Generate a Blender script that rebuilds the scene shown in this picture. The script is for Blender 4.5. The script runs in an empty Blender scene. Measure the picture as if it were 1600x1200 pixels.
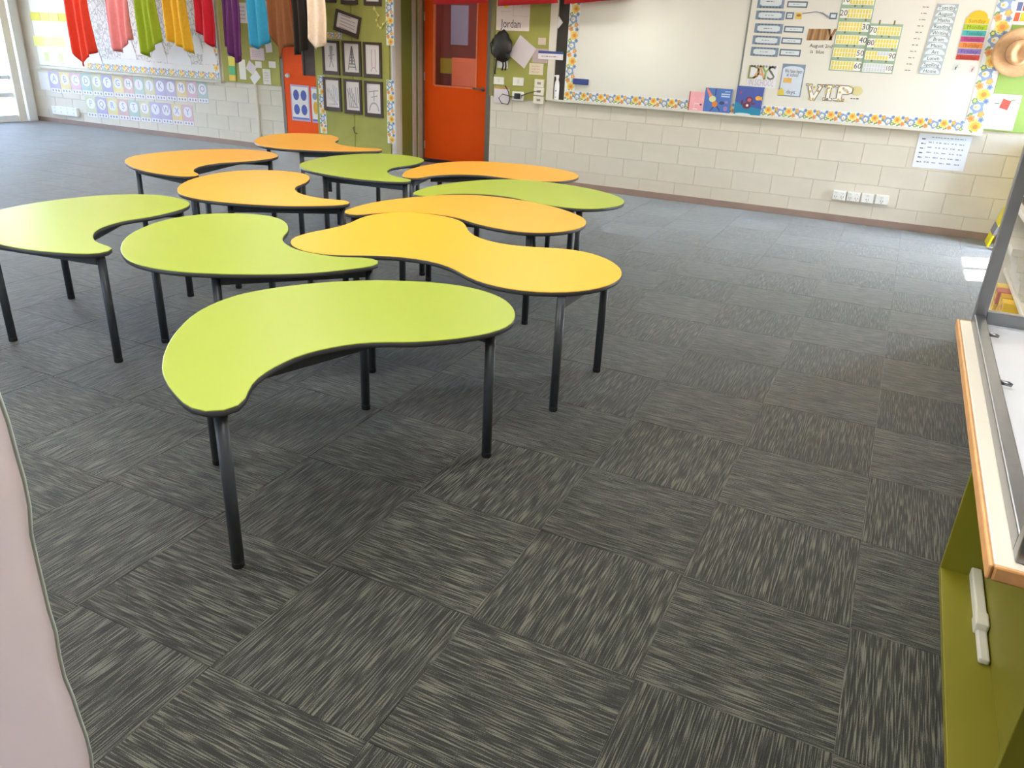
import bpy, bmesh, math, random
from mathutils import Vector, Matrix
random.seed(7)
scene = bpy.context.scene
COL = scene.collection
PI = math.pi

# ------------------------------------------------------------------ camera, sky, sun, lamps, exposure
F_PX, PITCH, ROLL, YAW, CAM_H = 1214.0, 0.417, 0.049, -0.435, 1.535

def _frame():
    cy, sy = math.cos(YAW), math.sin(YAW)
    turn = lambda v: Vector((cy*v[0] + sy*v[1], -sy*v[0] + cy*v[1], v[2]))
    cp, sp = math.cos(PITCH), math.sin(PITCH)
    fwd, right, up = Vector((0, cp, -sp)), Vector((1, 0, 0)), Vector((0, sp, cp))
    cr, sr = math.cos(ROLL), math.sin(ROLL)
    r2, u2 = right*cr + up*sr, up*cr - right*sr
    return turn(fwd), turn(r2), turn(u2)
FWD, RIGHT, UP = _frame()
cam_d = bpy.data.cameras.new('camera')
cam_d.sensor_width = 36.0
cam_d.lens = F_PX/1600.0*36.0
cam_d.clip_start = 0.05
cam = bpy.data.objects.new('camera', cam_d)
cam.matrix_world = Matrix(((RIGHT.x, UP.x, -FWD.x, 0), (RIGHT.y, UP.y, -FWD.y, 0), (RIGHT.z, UP.z, -FWD.z, CAM_H), (0, 0, 0, 1)))
COL.objects.link(cam)
scene.camera = cam

world = bpy.data.worlds.new('sky')
scene.world = world
world.use_nodes = True
wn = world.node_tree
wn.nodes.clear()
wo = wn.nodes.new('ShaderNodeOutputWorld'); wb = wn.nodes.new('ShaderNodeBackground'); ws = wn.nodes.new('ShaderNodeTexSky')
ws.sky_type = 'NISHITA'; ws.sun_disc = False; ws.sun_elevation = math.radians(52); ws.sun_rotation = math.radians(75)
wb.inputs[1].default_value = 4.2
wn.links.new(ws.outputs[0], wb.inputs[0]); wn.links.new(wb.outputs[0], wo.inputs[0])

sun_d = bpy.data.lights.new('sun', 'SUN'); sun_d.energy = 80.0; sun_d.angle = 0.01; sun_d.color = (1, .95, .86)
sun = bpy.data.objects.new('sun', sun_d); COL.objects.link(sun)
sun.rotation_euler = Vector((-0.83, -0.33, -1.0)).to_track_quat('-Z', 'Y').to_euler()

# unseen ceiling lamps added as fill: area lights sitting in the modelled fittings further down
FILL_LAMPS = [(x, y) for x in (-9.6, -6.4, -3.2, -0.4) for y in (1.0, 3.9, 7.0)]
FILL_W = {1.0: 32.0, 3.9: 24.0, 7.0: 15.0}
for lx, ly in FILL_LAMPS:
    ld = bpy.data.lights.new('ceiling_fill_light', 'AREA'); ld.shape = 'RECTANGLE'; ld.size = 1.16; ld.size_y = 0.5
    ld.energy = FILL_W[ly]; ld.color = (1.0, 0.975, 0.94)
    lo = bpy.data.objects.new('ceiling_fill_light', ld); lo.location = (lx, ly, 2.685); COL.objects.link(lo)

vs = scene.view_settings
scene.display_settings.display_device = 'sRGB'
vs.view_transform = 'Standard'; vs.look = 'None'; vs.gamma = 1.0; vs.use_curve_mapping = False
vs.exposure = 0.6

# ------------------------------------------------------------------ helpers
def s2l(c):
    c /= 255.0
    return c/12.92 if c <= 0.04045 else ((c + 0.055)/1.055)**2.4
def rgb(r, g, b): return (s2l(r), s2l(g), s2l(b), 1)

_mats = {}
def mat(name, col, rough=.6, metal=0.0, var=.06, scale=9.0, bump=0.0, spec=None, coat=0.0):
    if name in _mats: return _mats[name]
    m = bpy.data.materials.new(name); m.use_nodes = True
    nt = m.node_tree; bs = nt.nodes['Principled BSDF']
    tc = nt.nodes.new('ShaderNodeTexCoord'); no = nt.nodes.new('ShaderNodeTexNoise'); rp = nt.nodes.new('ShaderNodeValToRGB')
    no.inputs['Scale'].default_value = scale; no.inputs['Detail'].default_value = 4
    c = col
    rp.color_ramp.elements[0].position = .3; rp.color_ramp.elements[1].position = .7
    rp.color_ramp.elements[0].color = (c[0]*(1-var), c[1]*(1-var), c[2]*(1-var), 1)
    rp.color_ramp.elements[1].color = (min(1, c[0]*(1+var)), min(1, c[1]*(1+var)), min(1, c[2]*(1+var)), 1)
    nt.links.new(tc.outputs['Object'], no.inputs['Vector']); nt.links.new(no.outputs[0], rp.inputs[0]); nt.links.new(rp.outputs[0], bs.inputs['Base Color'])
    bs.inputs['Roughness'].default_value = rough; bs.inputs['Metallic'].default_value = metal
    if spec is not None: bs.inputs['Specular IOR Level'].default_value = spec
    if coat: bs.inputs['Coat Weight'].default_value = coat; bs.inputs['Coat Roughness'].default_value = .15
    if bump:
        bp = nt.nodes.new('ShaderNodeBump'); bp.inputs['Strength'].default_value = bump; bp.inputs['Distance'].default_value = .002
        n2 = nt.nodes.new('ShaderNodeTexNoise'); n2.inputs['Scale'].default_value = scale*14
        nt.links.new(tc.outputs['Object'], n2.inputs['Vector']); nt.links.new(n2.outputs[0], bp.inputs['Height']); nt.links.new(bp.outputs[0], bs.inputs['Normal'])
    _mats[name] = m
    return m
def cm(r, g, b, rough=.6, **k): return mat('paint_%d_%d_%d_%d' % (r, g, b, int(rough*100)), rgb(r, g, b), rough, **k)

def sketch_mat(name, paper, ink, scale=9.0, width=.035):
    """paper with drawn lines: thin cell edges of a distorted voronoi pattern."""
    m = bpy.data.materials.new(name); m.use_nodes = True; nt = m.node_tree; bs = nt.nodes['Principled BSDF']
    tc = nt.nodes.new('ShaderNodeTexCoord'); no = nt.nodes.new('ShaderNodeTexNoise'); no.inputs['Scale'].default_value = scale*.6
    mx = nt.nodes.new('ShaderNodeMixRGB'); mx.inputs[0].default_value = .12
    vo = nt.nodes.new('ShaderNodeTexVoronoi'); vo.feature = 'DISTANCE_TO_EDGE'; vo.inputs['Scale'].default_value = scale
    rp = nt.nodes.new('ShaderNodeValToRGB'); rp.color_ramp.elements[0].position = width; rp.color_ramp.elements[1].position = width*1.8
    rp.color_ramp.elements[0].color = ink; rp.color_ramp.elements[1].color = paper
    nt.links.new(tc.outputs['Object'], no.inputs['Vector']); nt.links.new(tc.outputs['Object'], mx.inputs[1]); nt.links.new(no.outputs[1], mx.inputs[2])
    nt.links.new(mx.outputs[0], vo.inputs['Vector']); nt.links.new(vo.outputs['Distance'], rp.inputs[0]); nt.links.new(rp.outputs[0], bs.inputs['Base Color'])
    bs.inputs['Roughness'].default_value = .6
    return m

class MB:
    """collects geometry in world coordinates, builds ONE mesh object"""
    def __init__(s): s.v = []; s.f = []; s.m = []; s.sm = []
    def add(s, vs, fs, mi=0, smooth=False):
        o = len(s.v); s.v += [tuple(v) for v in vs]
        for f in fs: s.f.append([o+i for i in f]); s.m.append(mi); s.sm.append(smooth)
        return s
    def box(s, x0, x1, y0, y1, z0, z1, mi=0):
        v = [(x, y, z) for x in (x0, x1) for y in (y0, y1) for z in (z0, z1)]
        return s.add(v, [(0, 1, 3, 2), (4, 6, 7, 5), (0, 4, 5, 1), (2, 3, 7, 6), (0, 2, 6, 4), (1, 5, 7, 3)], mi)
    def bbox(s, x0, x1, y0, y1, z0, z1, b=.004, mi=0):
        """box with bevelled edges"""
        bm = bmesh.new(); bmesh.ops.create_cube(bm, size=1)
        for v in bm.verts: v.co = Vector(((x0+x1)/2 + v.co.x*(x1-x0), (y0+y1)/2 + v.co.y*(y1-y0), (z0+z1)/2 + v.co.z*(z1-z0)))
        bmesh.ops.bevel(bm, geom=list(bm.edges), offset=b, segments=2, affect='EDGES', profile=.5)
        return s.bm(bm, mi)
    def bm(s, bm, mi=0, smooth=False):
        bm.verts.index_update()
        s.add([v.co[:] for v in bm.verts], [[v.index for v in f.verts] for f in bm.faces], mi, smooth); bm.free(); return s
    def prism(s, pts, z0, z1, mi=0, smooth=False):
        n = len(pts)
        s.add([(p[0], p[1], z0) for p in pts] + [(p[0], p[1], z1) for p in pts],
              [list(range(n))[::-1], list(range(n, 2*n))], mi)
        o = len(s.v) - 2*n
        for i in range(n):
            j = (i+1) % n; s.f.append([o+i, o+j, o+n+j, o+n+i]); s.m.append(mi); s.sm.append(smooth)
        return s
    def wallpoly(s, pts, y0, y1, mi=0):
        """polygon given as (x, z), flat on the wall: front at y0, back at y1 (y1 > y0)"""
        n = len(pts); o = len(s.v)
        s.v += [(p[0], y0, p[1]) for p in pts] + [(p[0], y1, p[1]) for p in pts]
        s.f.append([o+i for i in range(n)]); s.f.append([o+n+i for i in range(n)][::-1]); s.m += [mi, mi]; s.sm += [False, False]
        for i in range(n):
            j = (i+1) % n; s.f.append([o+i, o+n+i, o+n+j, o+j]); s.m.append(mi); s.sm.append(False)
        return s
    def tube(s, pts, r, n=14, mi=0, cap=True, smooth=True):
        pts = [Vector(p) for p in pts]; rs = r if isinstance(r, (list, tuple)) else [r]*len(pts)
        rings = []; o = len(s.v); ref = None
        for i, p in enumerate(pts):
            t = (pts[min(i+1, len(pts)-1)] - pts[max(i-1, 0)]).normalized()
            if ref is None or abs(ref.dot(t)) > .95: ref = Vector((0, 0, 1)) if abs(t.z) < .9 else Vector((1, 0, 0))
            a = t.cross(ref).normalized(); b = t.cross(a).normalized(); ref = b.cross(t) if False else ref
            for k in range(n):
                an = 2*PI*k/n; q = p + (a*math.cos(an) + b*math.sin(an))*rs[i]; s.v.append(q[:])
        for i in range(len(pts)-1):
            for k in range(n):
                k2 = (k+1) % n
                s.f.append([o+i*n+k, o+i*n+k2, o+(i+1)*n+k2, o+(i+1)*n+k]); s.m.append(mi); s.sm.append(smooth)
        if cap:
            s.f.append([o+k for k in range(n)][::-1]); s.f.append([o+(len(pts)-1)*n+k for k in range(n)]); s.m += [mi, mi]; s.sm += [False, False]
        return s
    def lathe(s, prof, c, axis='z', n=24, mi=0, smooth=True):
        """prof: (radius, height) pairs; axis z or -y (pointing out of the back wall)"""
        o = len(s.v)
        for r, h in prof:
            for k in range(n):
                a = 2*PI*k/n; x, y = r*math.cos(a), r*math.sin(a)
                s.v.append((c[0]+x, c[1]+y, c[2]+h) if axis == 'z' else (c[0]+x, c[1]-h, c[2]+y))
        for i in range(len(prof)-1):
            for k in range(n):
                k2 = (k+1) % n; s.f.append([o+i*n+k, o+i*n+k2, o+(i+1)*n+k2, o+(i+1)*n+k]); s.m.append(mi); s.sm.append(smooth)
        if prof[0][0] > 1e-4: s.f.append([o+k for k in range(n)][::-1]); s.m.append(mi); s.sm.append(False)
        if prof[-1][0] > 1e-4: s.f.append([o+(len(prof)-1)*n+k for k in range(n)]); s.m.append(mi); s.sm.append(False)
        return s
    def build(s, name, mats, parent=None, offset=None):
        off = Vector(offset) if offset is not None else (world_loc(parent) if parent is not None else Vector((0, 0, 0)))
        me = bpy.data.meshes.new(name)
        me.from_pydata([(v[0]-off.x, v[1]-off.y, v[2]-off.z) for v in s.v], [], s.f)
        mats = mats if isinstance(mats, (list, tuple)) else [mats]
        for m in mats: me.materials.append(m)
        me.polygons.foreach_set('material_index', s.m); me.polygons.foreach_set('use_smooth', s.sm)
        me.update()
        bm = bmesh.new(); bm.from_mesh(me); bmesh.ops.recalc_face_normals(bm, faces=bm.faces); bm.to_mesh(me); bm.free()
        o = bpy.data.objects.new(name, me); COL.objects.link(o)
        if parent is not None: o.parent = parent
        return o

def world_loc(o):
    v = Vector((0, 0, 0))
    while o is not None: v += o.location; o = o.parent
    return v
def tag(o, label=None, cat=None, group=None, kind=None):
    if label: o['label'] = label
    if cat: o['category'] = cat
    if group: o['group'] = group
    if kind: o['kind'] = kind
    return o
def thing(name, loc, label, cat, group=None, rz=0.0):
    o = bpy.data.objects.new(name, None); o.empty_display_size = .1; o.location = loc; o.rotation_euler = (0, 0, rz); COL.objects.link(o)
    return tag(o, label, cat, group)
def single(mb, name, mats, loc, label, cat, group=None):
    """a thing that is one mesh, its origin at loc"""
    o = mb.build(name, mats, None, loc); o.location = loc
    return tag(o, label, cat, group)
def structure(mb, name, mats, parent=None):
    o = mb.build(name, mats, parent)
    if parent is None: o['kind'] = 'structure'
    return o

WALL = 8.53
def onwall(u, v, y=WALL):
    """where the sight line of photo point (u, v) meets the plane y (the back wall by default)"""
    d = FWD + RIGHT*((u-800)/F_PX) - UP*((v-600)/F_PX)
    t = y/d.y
    return d.x*t, CAM_H + d.z*t
def wrect(u0, v0, u1, v1, y=WALL):
    um, vm = (u0+u1)/2, (v0+v1)/2
    return onwall(u0, vm, y)[0], onwall(u1, vm, y)[0], onwall(um, v1, y)[1], onwall(um, v0, y)[1]   # x0, x1, z0, z1
def ctr(u, v, y=WALL):
    x, z = onwall(u, v, y); return (x, y, z)

_font_cache = {}
def lettering(txt, x, z, h, m, parent, y, name='lettering', rot=0.0, width=None, depth=.0006):
    key = txt
    if key not in _font_cache:
        cu = bpy.data.curves.new('t', 'FONT'); cu.body = txt; cu.align_x = 'CENTER'; cu.align_y = 'CENTER'; cu.size = 1.0; cu.resolution_u = 2
        ob = bpy.data.objects.new('t', cu); COL.objects.link(ob)
        dg = bpy.context.evaluated_depsgraph_get(); me = bpy.data.meshes.new_from_object(ob.evaluated_get(dg))
        _font_cache[key] = ([v.co.copy() for v in me.vertices], [list(p.vertices) for p in me.polygons])
        COL.objects.unlink(ob); bpy.data.objects.remove(ob); bpy.data.meshes.remove(me)
    vs_, fs = _font_cache[key]
    w = max(v.x for v in vs_) - min(v.x for v in vs_)
    sx = h if width is None else min(h*1.4, width/max(w, .01))
    b = MB(); c, s_ = math.cos(rot), math.sin(rot)
    b.add([(x + (v.x*sx)*c - (v.y*h)*s_, y, z + (v.x*sx)*s_ + (v.y*h)*c) for v in vs_], fs)
    off = world_loc(parent)
    me = bpy.data.meshes.new(name); me.from_pydata([(v[0]-off.x, v[1]-off.y, v[2]-off.z) for v in b.v], [], b.f); me.materials.append(m)
    o = bpy.data.objects.new(name, me); COL.objects.link(o); o.parent = parent
    return o

INK = cm(60, 60, 70, .7); PAPER = cm(238, 234, 232, .7, var=.02); PALEP = cm(226, 216, 220, .7, var=.02)

# ------------------------------------------------------------------ room shell
M_wall = mat('cream_block_paint', rgb(218, 209, 192), .7, var=.05, scale=3.0, bump=.25)
M_plain = mat('cream_plaster', rgb(218, 209, 192), .75, var=.03, scale=2.0)
M_ceil = mat('white_ceiling', rgb(228, 226, 220), .8, var=.02, scale=2.0)
M_base = mat('brown_skirting', rgb(152, 128, 116), .6, var=.08, scale=5)
M_green = mat('olive_green_pinboard', rgb(164, 162, 84), .85, var=.07, scale=4, bump=.2)
M_greend = mat('green_paint', rgb(140, 152, 70), .6, var=.05, scale=3)
M_white = mat('white_metal', rgb(222, 224, 224), .4, var=.02)
M_cream = mat('cream_gloss_paint', rgb(226, 220, 206), .45, var=.03)
M_alu = mat('satin_aluminium', rgb(150, 152, 156), .34, metal=.9, var=.05, scale=20)
M_orange = mat('orange_door_paint', rgb(240, 84, 0), .6, var=.05, scale=2.5, spec=.2)
M_glass_dark = bpy.data.materials.new('window_glass'); M_glass_dark.use_nodes = True
_b = M_glass_dark.node_tree.nodes['Principled BSDF']; _b.inputs['Transmission Weight'].default_value = 1; _b.inputs['Roughness'].default_value = .02; _b.inputs['IOR'].default_value = 1.45
_b.inputs['Base Color'].default_value = (.92, .95, .94, 1)
_n = M_glass_dark.node_tree; _lp = _n.nodes.new('ShaderNodeTexNoise'); _lp.inputs['Scale'].default_value = 2.0
_mr = _n.nodes.new('ShaderNodeMapRange'); _mr.inputs['To Min'].default_value = .01; _mr.inputs['To Max'].default_value = .04
_n.links.new(_lp.outputs[0], _mr.inputs[0]); _n.links.new(_mr.outputs[0], _b.inputs['Roughness'])

XL, XR, YB, ZC = -12.60, 2.25, -2.2, 2.72
floor = structure(MB().box(XL-.2, XR+.2, YB-.2, 9.4, -.16, -.008), 'floor', mat('floor_screed', rgb(30, 31, 33), .9))
structure(MB().box(XL-.2, XR+.2, YB-.2, 9.4, ZC, ZC+.12), 'ceiling', M_ceil)

# carpet tiles -----------------------------------------------------------
def carpet_material():
    m = bpy.data.materials.new('striped_loop_carpet'); m.use_nodes = True; nt = m.node_tree; N = nt.nodes; L = nt.links; bs = N['Principled BSDF']
    uv = N.new('ShaderNodeUVMap'); uv.uv_map = 'weave'
    oi = N.new('ShaderNodeObjectInfo'); ofs = N.new('ShaderNodeVectorMath'); ofs.operation = 'MULTIPLY_ADD'
    cmb = N.new('ShaderNodeCombineXYZ')
    for k in range(3): L.new(oi.outputs['Random'], cmb.inputs[k])
    ofs.inputs[1].default_value = (37.0, 53.0, 0)
    L.new(cmb.outputs[0], ofs.inputs[0]); L.new(uv.outputs[0], ofs.inputs[2])
    def streak(sx, sy, detail):
        mp = N.new('ShaderNodeMapping'); mp.inputs['Scale'].default_value = (sx, sy, 1)
        no = N.new('ShaderNodeTexNoise'); no.inputs['Scale'].default_value = 1.0; no.inputs['Detail'].default_value = detail; no.noise_dimensions = '2D'
        L.new(ofs.outputs[0], mp.inputs[0]); L.new(mp.outputs[0], no.inputs['Vector']); return no
    a = streak(9, 240, 1.2); b = streak(3, 45, 2); d = streak(420, 420, 1)
    mix = N.new('ShaderNodeMath'); mix.operation = 'MULTIPLY_ADD'; mix.inputs[1].default_value = .22
    L.new(b.outputs[0], mix.inputs[0]); L.new(a.outputs[0], mix.inputs[2])
    mix2 = N.new('ShaderNodeMath'); mix2.operation = 'MULTIPLY_ADD'; mix2.inputs[1].default_value = .36
    L.new(d.outputs[0], mix2.inputs[0]); L.new(mix.outputs[0], mix2.inputs[2])
    rp = N.new('ShaderNodeValToRGB'); e = rp.color_ramp.elements
    e[0].position = .60; e[0].color = rgb(24, 25, 20); e[1].position = 1.0; e[1].color = rgb(102, 102, 89)
    x = e.new(.76); x.color = rgb(35, 36, 30); x = e.new(.84); x.color = rgb(53, 53, 46); x = e.new(.88); x.color = rgb(80, 80, 70)
    L.new(mix2.outputs[0], rp.inputs[0])
    hs = N.new('ShaderNodeHueSaturation'); mr = N.new('ShaderNodeMapRange'); mr.inputs['To Min'].default_value = .88; mr.inputs['To Max'].default_value = 1.12
    L.new(oi.outputs['Random'], mr.inputs[0]); L.new(mr.outputs[0], hs.inputs['Value']); L.new(rp.outputs[0], hs.inputs['Color']); L.new(hs.outputs[0], bs.inputs['Base Color'])
    bs.inputs['Roughness'].default_value = .62; bs.inputs['Specular IOR Level'].default_value = .35
    bs.inputs['Sheen Weight'].default_value = .55; bs.inputs['Sheen Roughness'].default_value = .35
    bp = N.new('ShaderNodeBump'); bp.inputs['Strength'].default_value = .7; bp.inputs['Distance'].default_value = .003
    L.new(mix2.outputs[0], bp.inputs['Height']); L.new(bp.outputs[0], bs.inputs['Normal'])
    return m
M_carpet = carpet_material()
TS = .5; AY = 9.24
_cy, _sy = math.cos(YAW), math.sin(YAW)
TX0 = _cy*.964 + _sy*4.054; TY0 = -_sy*.964 + _cy*4.054       # a corner of the tile grid measured on the carpet
def in_view(x, y, m=60):
    d = Vector((x, y, -CAM_H)); z = d.dot(FWD)
    if z < .3: return None
    u, v = 800 + F_PX*d.dot(RIGHT)/z, 600 - F_PX*d.dot(UP)/z
    return (u, v, z) if -m < u < 1600+m and -m < v < 1200+m else None
tiles = []
for i in range(-27, 5):
    for j in range(-12, 12):
        x, y = TX0 + (i+.5)*TS, TY0 + (j+.5)*TS
        if not (XL < x+.25 and x-.25 < XR and YB < y+.25): continue
        if y-.25 > WALL and not (-6 < x < -4.3): continue
        if y > 9.3: continue
        iv = in_view(x, y)
        cut = y+.25 > WALL or x-.25 < XL or x+.25 > XR or y-.25 < YB
        tiles.append((0 if iv is None or cut else 1/(iv[2]**3), x, y, (i+j+1) % 2))
tiles.sort(key=lambda t: -t[0])
def tile_geom():
    h, b = TS/2-.0003, .0012
    v = [(-h, -h, -.008), (h, -h, -.008), (h, h, -.008), (-h, h, -.008), (-h, -h, -.002), (h, -h, -.002), (h, h, -.002), (-h, h, -.002),
         (-h+b, -h+b, 0), (h-b, -h+b, 0), (h-b, h-b, 0), (-h+b, h-b, 0)]
    v = [(a, c, -.001 if k in (4, 5, 6, 7) else z) for k, (a, c, z) in enumerate(v)]
    f = [(8, 9, 10, 11)] + [(k, (k+1) % 4, 4+(k+1) % 4, 4+k) for k in range(4)] + [(4+k, 4+(k+1) % 4, 8+(k+1) % 4, 8+k) for k in range(4)]
    return v, f
tv, tf = tile_geom()
def tile_mesh(parity):
    me = bpy.data.meshes.new('carpet_tile'); me.from_pydata(tv, [], tf); me.materials.append(M_carpet)
    uvl = me.uv_layers.new(name='weave')
    for lp in me.loops:
        c = me.vertices[lp.vertex_index].co; uvl.data[lp.index].uv = (c.x, c.y) if parity else (c.y, c.x)
    return me
tmesh = [tile_mesh(0), tile_mesh(1)]
for w, x, y, par in tiles[:300]:
    o = bpy.data.objects.new('carpet_tile', tmesh[par]); o.location = (x, y, 0); COL.objects.link(o); o.parent = floor
V, Fc, UV = [], [], []
for w, x, y, par in tiles[300:]:
    o = len(V); r1, r2 = random.uniform(0, 50), random.uniform(0, 50)
    ymax = AY if -5.75 < x < -4.42 else WALL
    V += [(min(max(x+a, XL), XR), min(max(y+b, YB), ymax), c) for a, b, c in tv]
    for f in tf:
        Fc.append([o+k for k in f]); UV += [((tv[k][0]+r1, tv[k][1]+r2) if par else (tv[k][1]+r1, tv[k][0]+r2)) for k in f]
me = bpy.data.meshes.new('far_carpet_tiles'); me.from_pydata(V, [], Fc); me.materials.append(M_carpet)
uvl = me.uv_layers.new(name='weave')
for k, q in enumerate(UV): uvl.data[k].uv = q
o = bpy.data.objects.new('far_carpet_tiles', me); COL.objects.link(o); o.parent = floor; o['kind'] = 'stuff'

# walls -------------------------------------------------------------------
AX0, AX1, AY = -5.775, -4.42, 9.24            # door alcove
wl = MB().box(XL-.2, AX0, WALL+.005, WALL+.2, -.05, ZC); wl.box(AX0, AX1, WALL+.005, WALL+.2, 2.35, ZC); wl.box(AX1, XR+.2, WALL+.005, WALL+.2, -.05, ZC)
wall_back = structure(wl, 'wall_back', M_wall)
def bricks(x0, x1, z1):
    mesh_cache = {}
    ch = .193
    for c in range(5):
        z0 = .0 + c*ch; zt = min(z0 + ch, z1)
        if zt - z0 < .03: continue
        x = x0 - .4 + (.077 if c % 2 else .277)
        while x < x1:
            a, b = max(x, x0), min(x+.4, x1)
            if b - a > .05:
                k = (round(b-a, 3), round(zt-z0, 3))
                if k not in mesh_cache:
                    w, h, g, e = k[0]/2-.0012, k[1]/2-.0012, .002, .0022
                    v = [(-w, g+.004, -h), (w, g+.004, -h), (w, g+.004, h), (-w, g+.004, h), (-w+e, 0, -h+e), (w-e, 0, -h+e), (w-e, 0, h-e), (-w+e, 0, h-e)]
                    m = bpy.data.meshes.new('brick'); m.from_pydata(v, [], [(4, 5, 6, 7)] + [(q, (q+1) % 4, 4+(q+1) % 4, 4+q) for q in range(4)]); m.materials.append(M_wall)
                    mesh_cache[k] = m
                o = bpy.data.objects.new('brick', mesh_cache[k]); o.location = ((a+b)/2, WALL + random.uniform(-.0007, .0007), (z0+zt)/2); COL.objects.link(o); o.parent = wall_back
            x += .4
bricks(AX1+.01, XR, .945); bricks(XL, -7.46, .83)
# alcove reveals, header, back
al = MB().box(AX0-.19, AX0, WALL+.2, AY+.1, -.05, ZC); al.box(AX1, AX1+.19, WALL+.2, AY+.1, -.05, ZC); al.box(AX0, AX1, WALL+.2, AY+.1, 2.35, 2.5)
al.box(AX0, -5.745, AY, AY+.1, -.05, 2.35); al.box(-4.83, AX1, AY, AY+.1, -.05, 2.35); al.box(-5.745, -4.83, AY, AY+.1, 2.06, 2.35)
structure(al, 'wall_alcove', M_greend)
tr = MB().box(AX0-.006, AX0+.012, WALL-.012, WALL+.05, 0, 2.35); structure(tr, 'trim_1', M_white)
tr = MB().box(AX0, AX0+.015, AY-.27, AY-.20, 0, 2.35); structure(tr, 'trim_2', M_white)
tr = MB().box(AX0, AX0+.022, AY-.14, AY-.06, 0, 2.35); structure(tr, 'trim_3', cm(206, 208, 190, .5))
tr = MB().box(AX0+.001, AX0+.03, AY-.05, AY, 0, 2.12); tr.box(-4.83, -4.76, AY-.05, AY, 0, 2.12); tr.box(AX0+.03, -4.83, AY-.05, AY, 2.06, 2.12); structure(tr, 'trim_4', cm(128, 118, 104, .5))
# skirting
structure(MB().bbox(AX1, XR, WALL-.014, WALL+.002, 0, .067, .003), 'baseboard_right', M_base)
structure(MB().bbox(XL, -6.95, WALL-.014, WALL+.002, 0, .067, .003), 'baseboard_left', M_base)
# right wall with a big glazed opening towards the sun, left wall with a sliding door, rear wall with high windows
OY0, OY1, OZ1 = 7.35, 8.36, 2.15
wr = MB().box(XR, XR+.2, YB-.2, OY0, -.05, ZC); wr.box(XR, XR+.2, OY1, 9.4, -.05, ZC); wr.box(XR, XR+.2, OY0, OY1, OZ1, ZC); wr.box(XR, XR+.2, OY0, OY1, -.05, .02)
structure(wr, 'wall_right', M_plain)
fr = MB()
for yy in (OY0, (OY0+OY1)/2-.03, OY1-.06): fr.box(XR+.05, XR+.13, yy, yy+.06, .02, OZ1)
fr.box(XR+.05, XR+.13, OY0, OY1, OZ1-.06, OZ1)
structure(fr, 'door_3', M_white)
LY0, LY1 = 4.6, 8.02
wlft = MB().box(XL-.2, XL, YB-.2, LY0, -.05, ZC); wlft.box(XL-.2, XL, 8.50, 9.4, -.05, ZC); wlft.box(XL-.2, XL, LY0, 8.50, 2.2, ZC)
structure(wlft, 'wall_left', M_plain)
wrr = MB().box(XL-.2, XR+.2, YB-.2, YB, -.05, 1.3); wrr.box(XL-.2, XR+.2, YB-.2, YB, 2.2, ZC)
for x0, x1 in ((XL-.2, -6.9), (-5.2, XR+.2)): wrr.box(x0, x1, YB-.2, YB, 1.3, 2.2)
structure(wrr, 'wall_front', M_plain)
# sliding glass door on the left: frame posts, rails, pane
d2 = thing('door_2', (XL, 6.4, 0), None, None); d2['kind'] = 'structure'
for yy0, yy1, m in ((8.36, 8.495, M_white), (8.20, 8.32, M_cream), (7.42, 7.48, M_cream), (LY0, LY0+.08, M_cream)):
    MB().bbox(XL-.10, XL+.03, yy0, yy1, 0, 2.2, .004).build('frame_post', m, d2)
MB().bbox(XL-.1, XL-.02, LY0+.08, 8.20, 0, .10, .004).build('bottom_rail', M_white, d2)
for z0, z1 in ((.36, .43), (.62, .68)): MB().bbox(XL-.08, XL-.04, LY0+.08, 8.20, z0, z1, .004).build('cross_rail', M_white, d2)
MB().box(XL-.063, XL-.057, LY0+.08, 8.20, .10, 2.2).build('pane', M_glass_dark, d2)
MB().box(XL-.1, XL+.0, LY0, 8.50, 2.13, 2.2).build('head_rail', M_cream, d2)
# outside ground and a brick planter seen through it
structure(MB().box(-40, XL-.2, -20, 40, -.3, -.06), 'ground', mat('pale_paving', rgb(196, 188, 180), .8, var=.1, scale=2))
structure(MB().box(XR+.2, 30, -20, 40, -.3, -.06), 'ground', mat('pale_paving', rgb(196, 188, 180), .8))
structure(MB().box(-40, 30, -40, YB-.2, -.3, -.06), 'ground', mat('pale_paving', rgb(196, 188, 180), .8))
pl = thing('garden_wall', (-15.0, 7.5, -.06), 'low brown brick garden wall outside the sliding glass door', 'wall')
for c in range(6):
    for k in range(12):
        x0 = 4.2 + k*.42 + (.21 if c % 2 else 0)
        MB().bbox(-15.1, -14.9, x0, x0+.41, -.06+c*.15, .085+c*.15, .005).build('brick', cm(150, 112, 98, .8), pl)

# ------------------------------------------------------------------ folding green panel, orange hatch, orange door
def door_handle(b, x, z, y):
    b.tube([(x, y, z), (x, y-.05, z)], .01, 10); b.tube([(x+.005, y-.05, z), (x-.12, y-.05, z+.004)], .009, 10)
    b.lathe([(.026, 0), (.026, .008), (.0, .009)], (x, y, z), '-y', 16); return b
# green panel: two leaves
gp = thing('wall_panel', (-6.35, WALL, 0), 'tall olive green folding wall panel carrying framed drawings', 'panel')
MB().bbox(-6.93, -6.345, WALL-.03, WALL+.004, .0, 2.4, .004).build('leaf', M_green, gp)
MB().bbox(-6.338, AX0-.03, WALL-.03, WALL+.004, .0, 2.4, .004).build('leaf', M_green, gp)
b = MB(); hx, hz = onwall(556, 203)
b.tube([(hx, WALL-.03, hz+.04), (hx, WALL-.055, hz+.03), (hx+.02, WALL-.055, hz-.03), (hx+.05, WALL-.04, hz-.035)], .006, 8); b.build('catch', cm(90, 92, 60, .4), gp)

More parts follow.
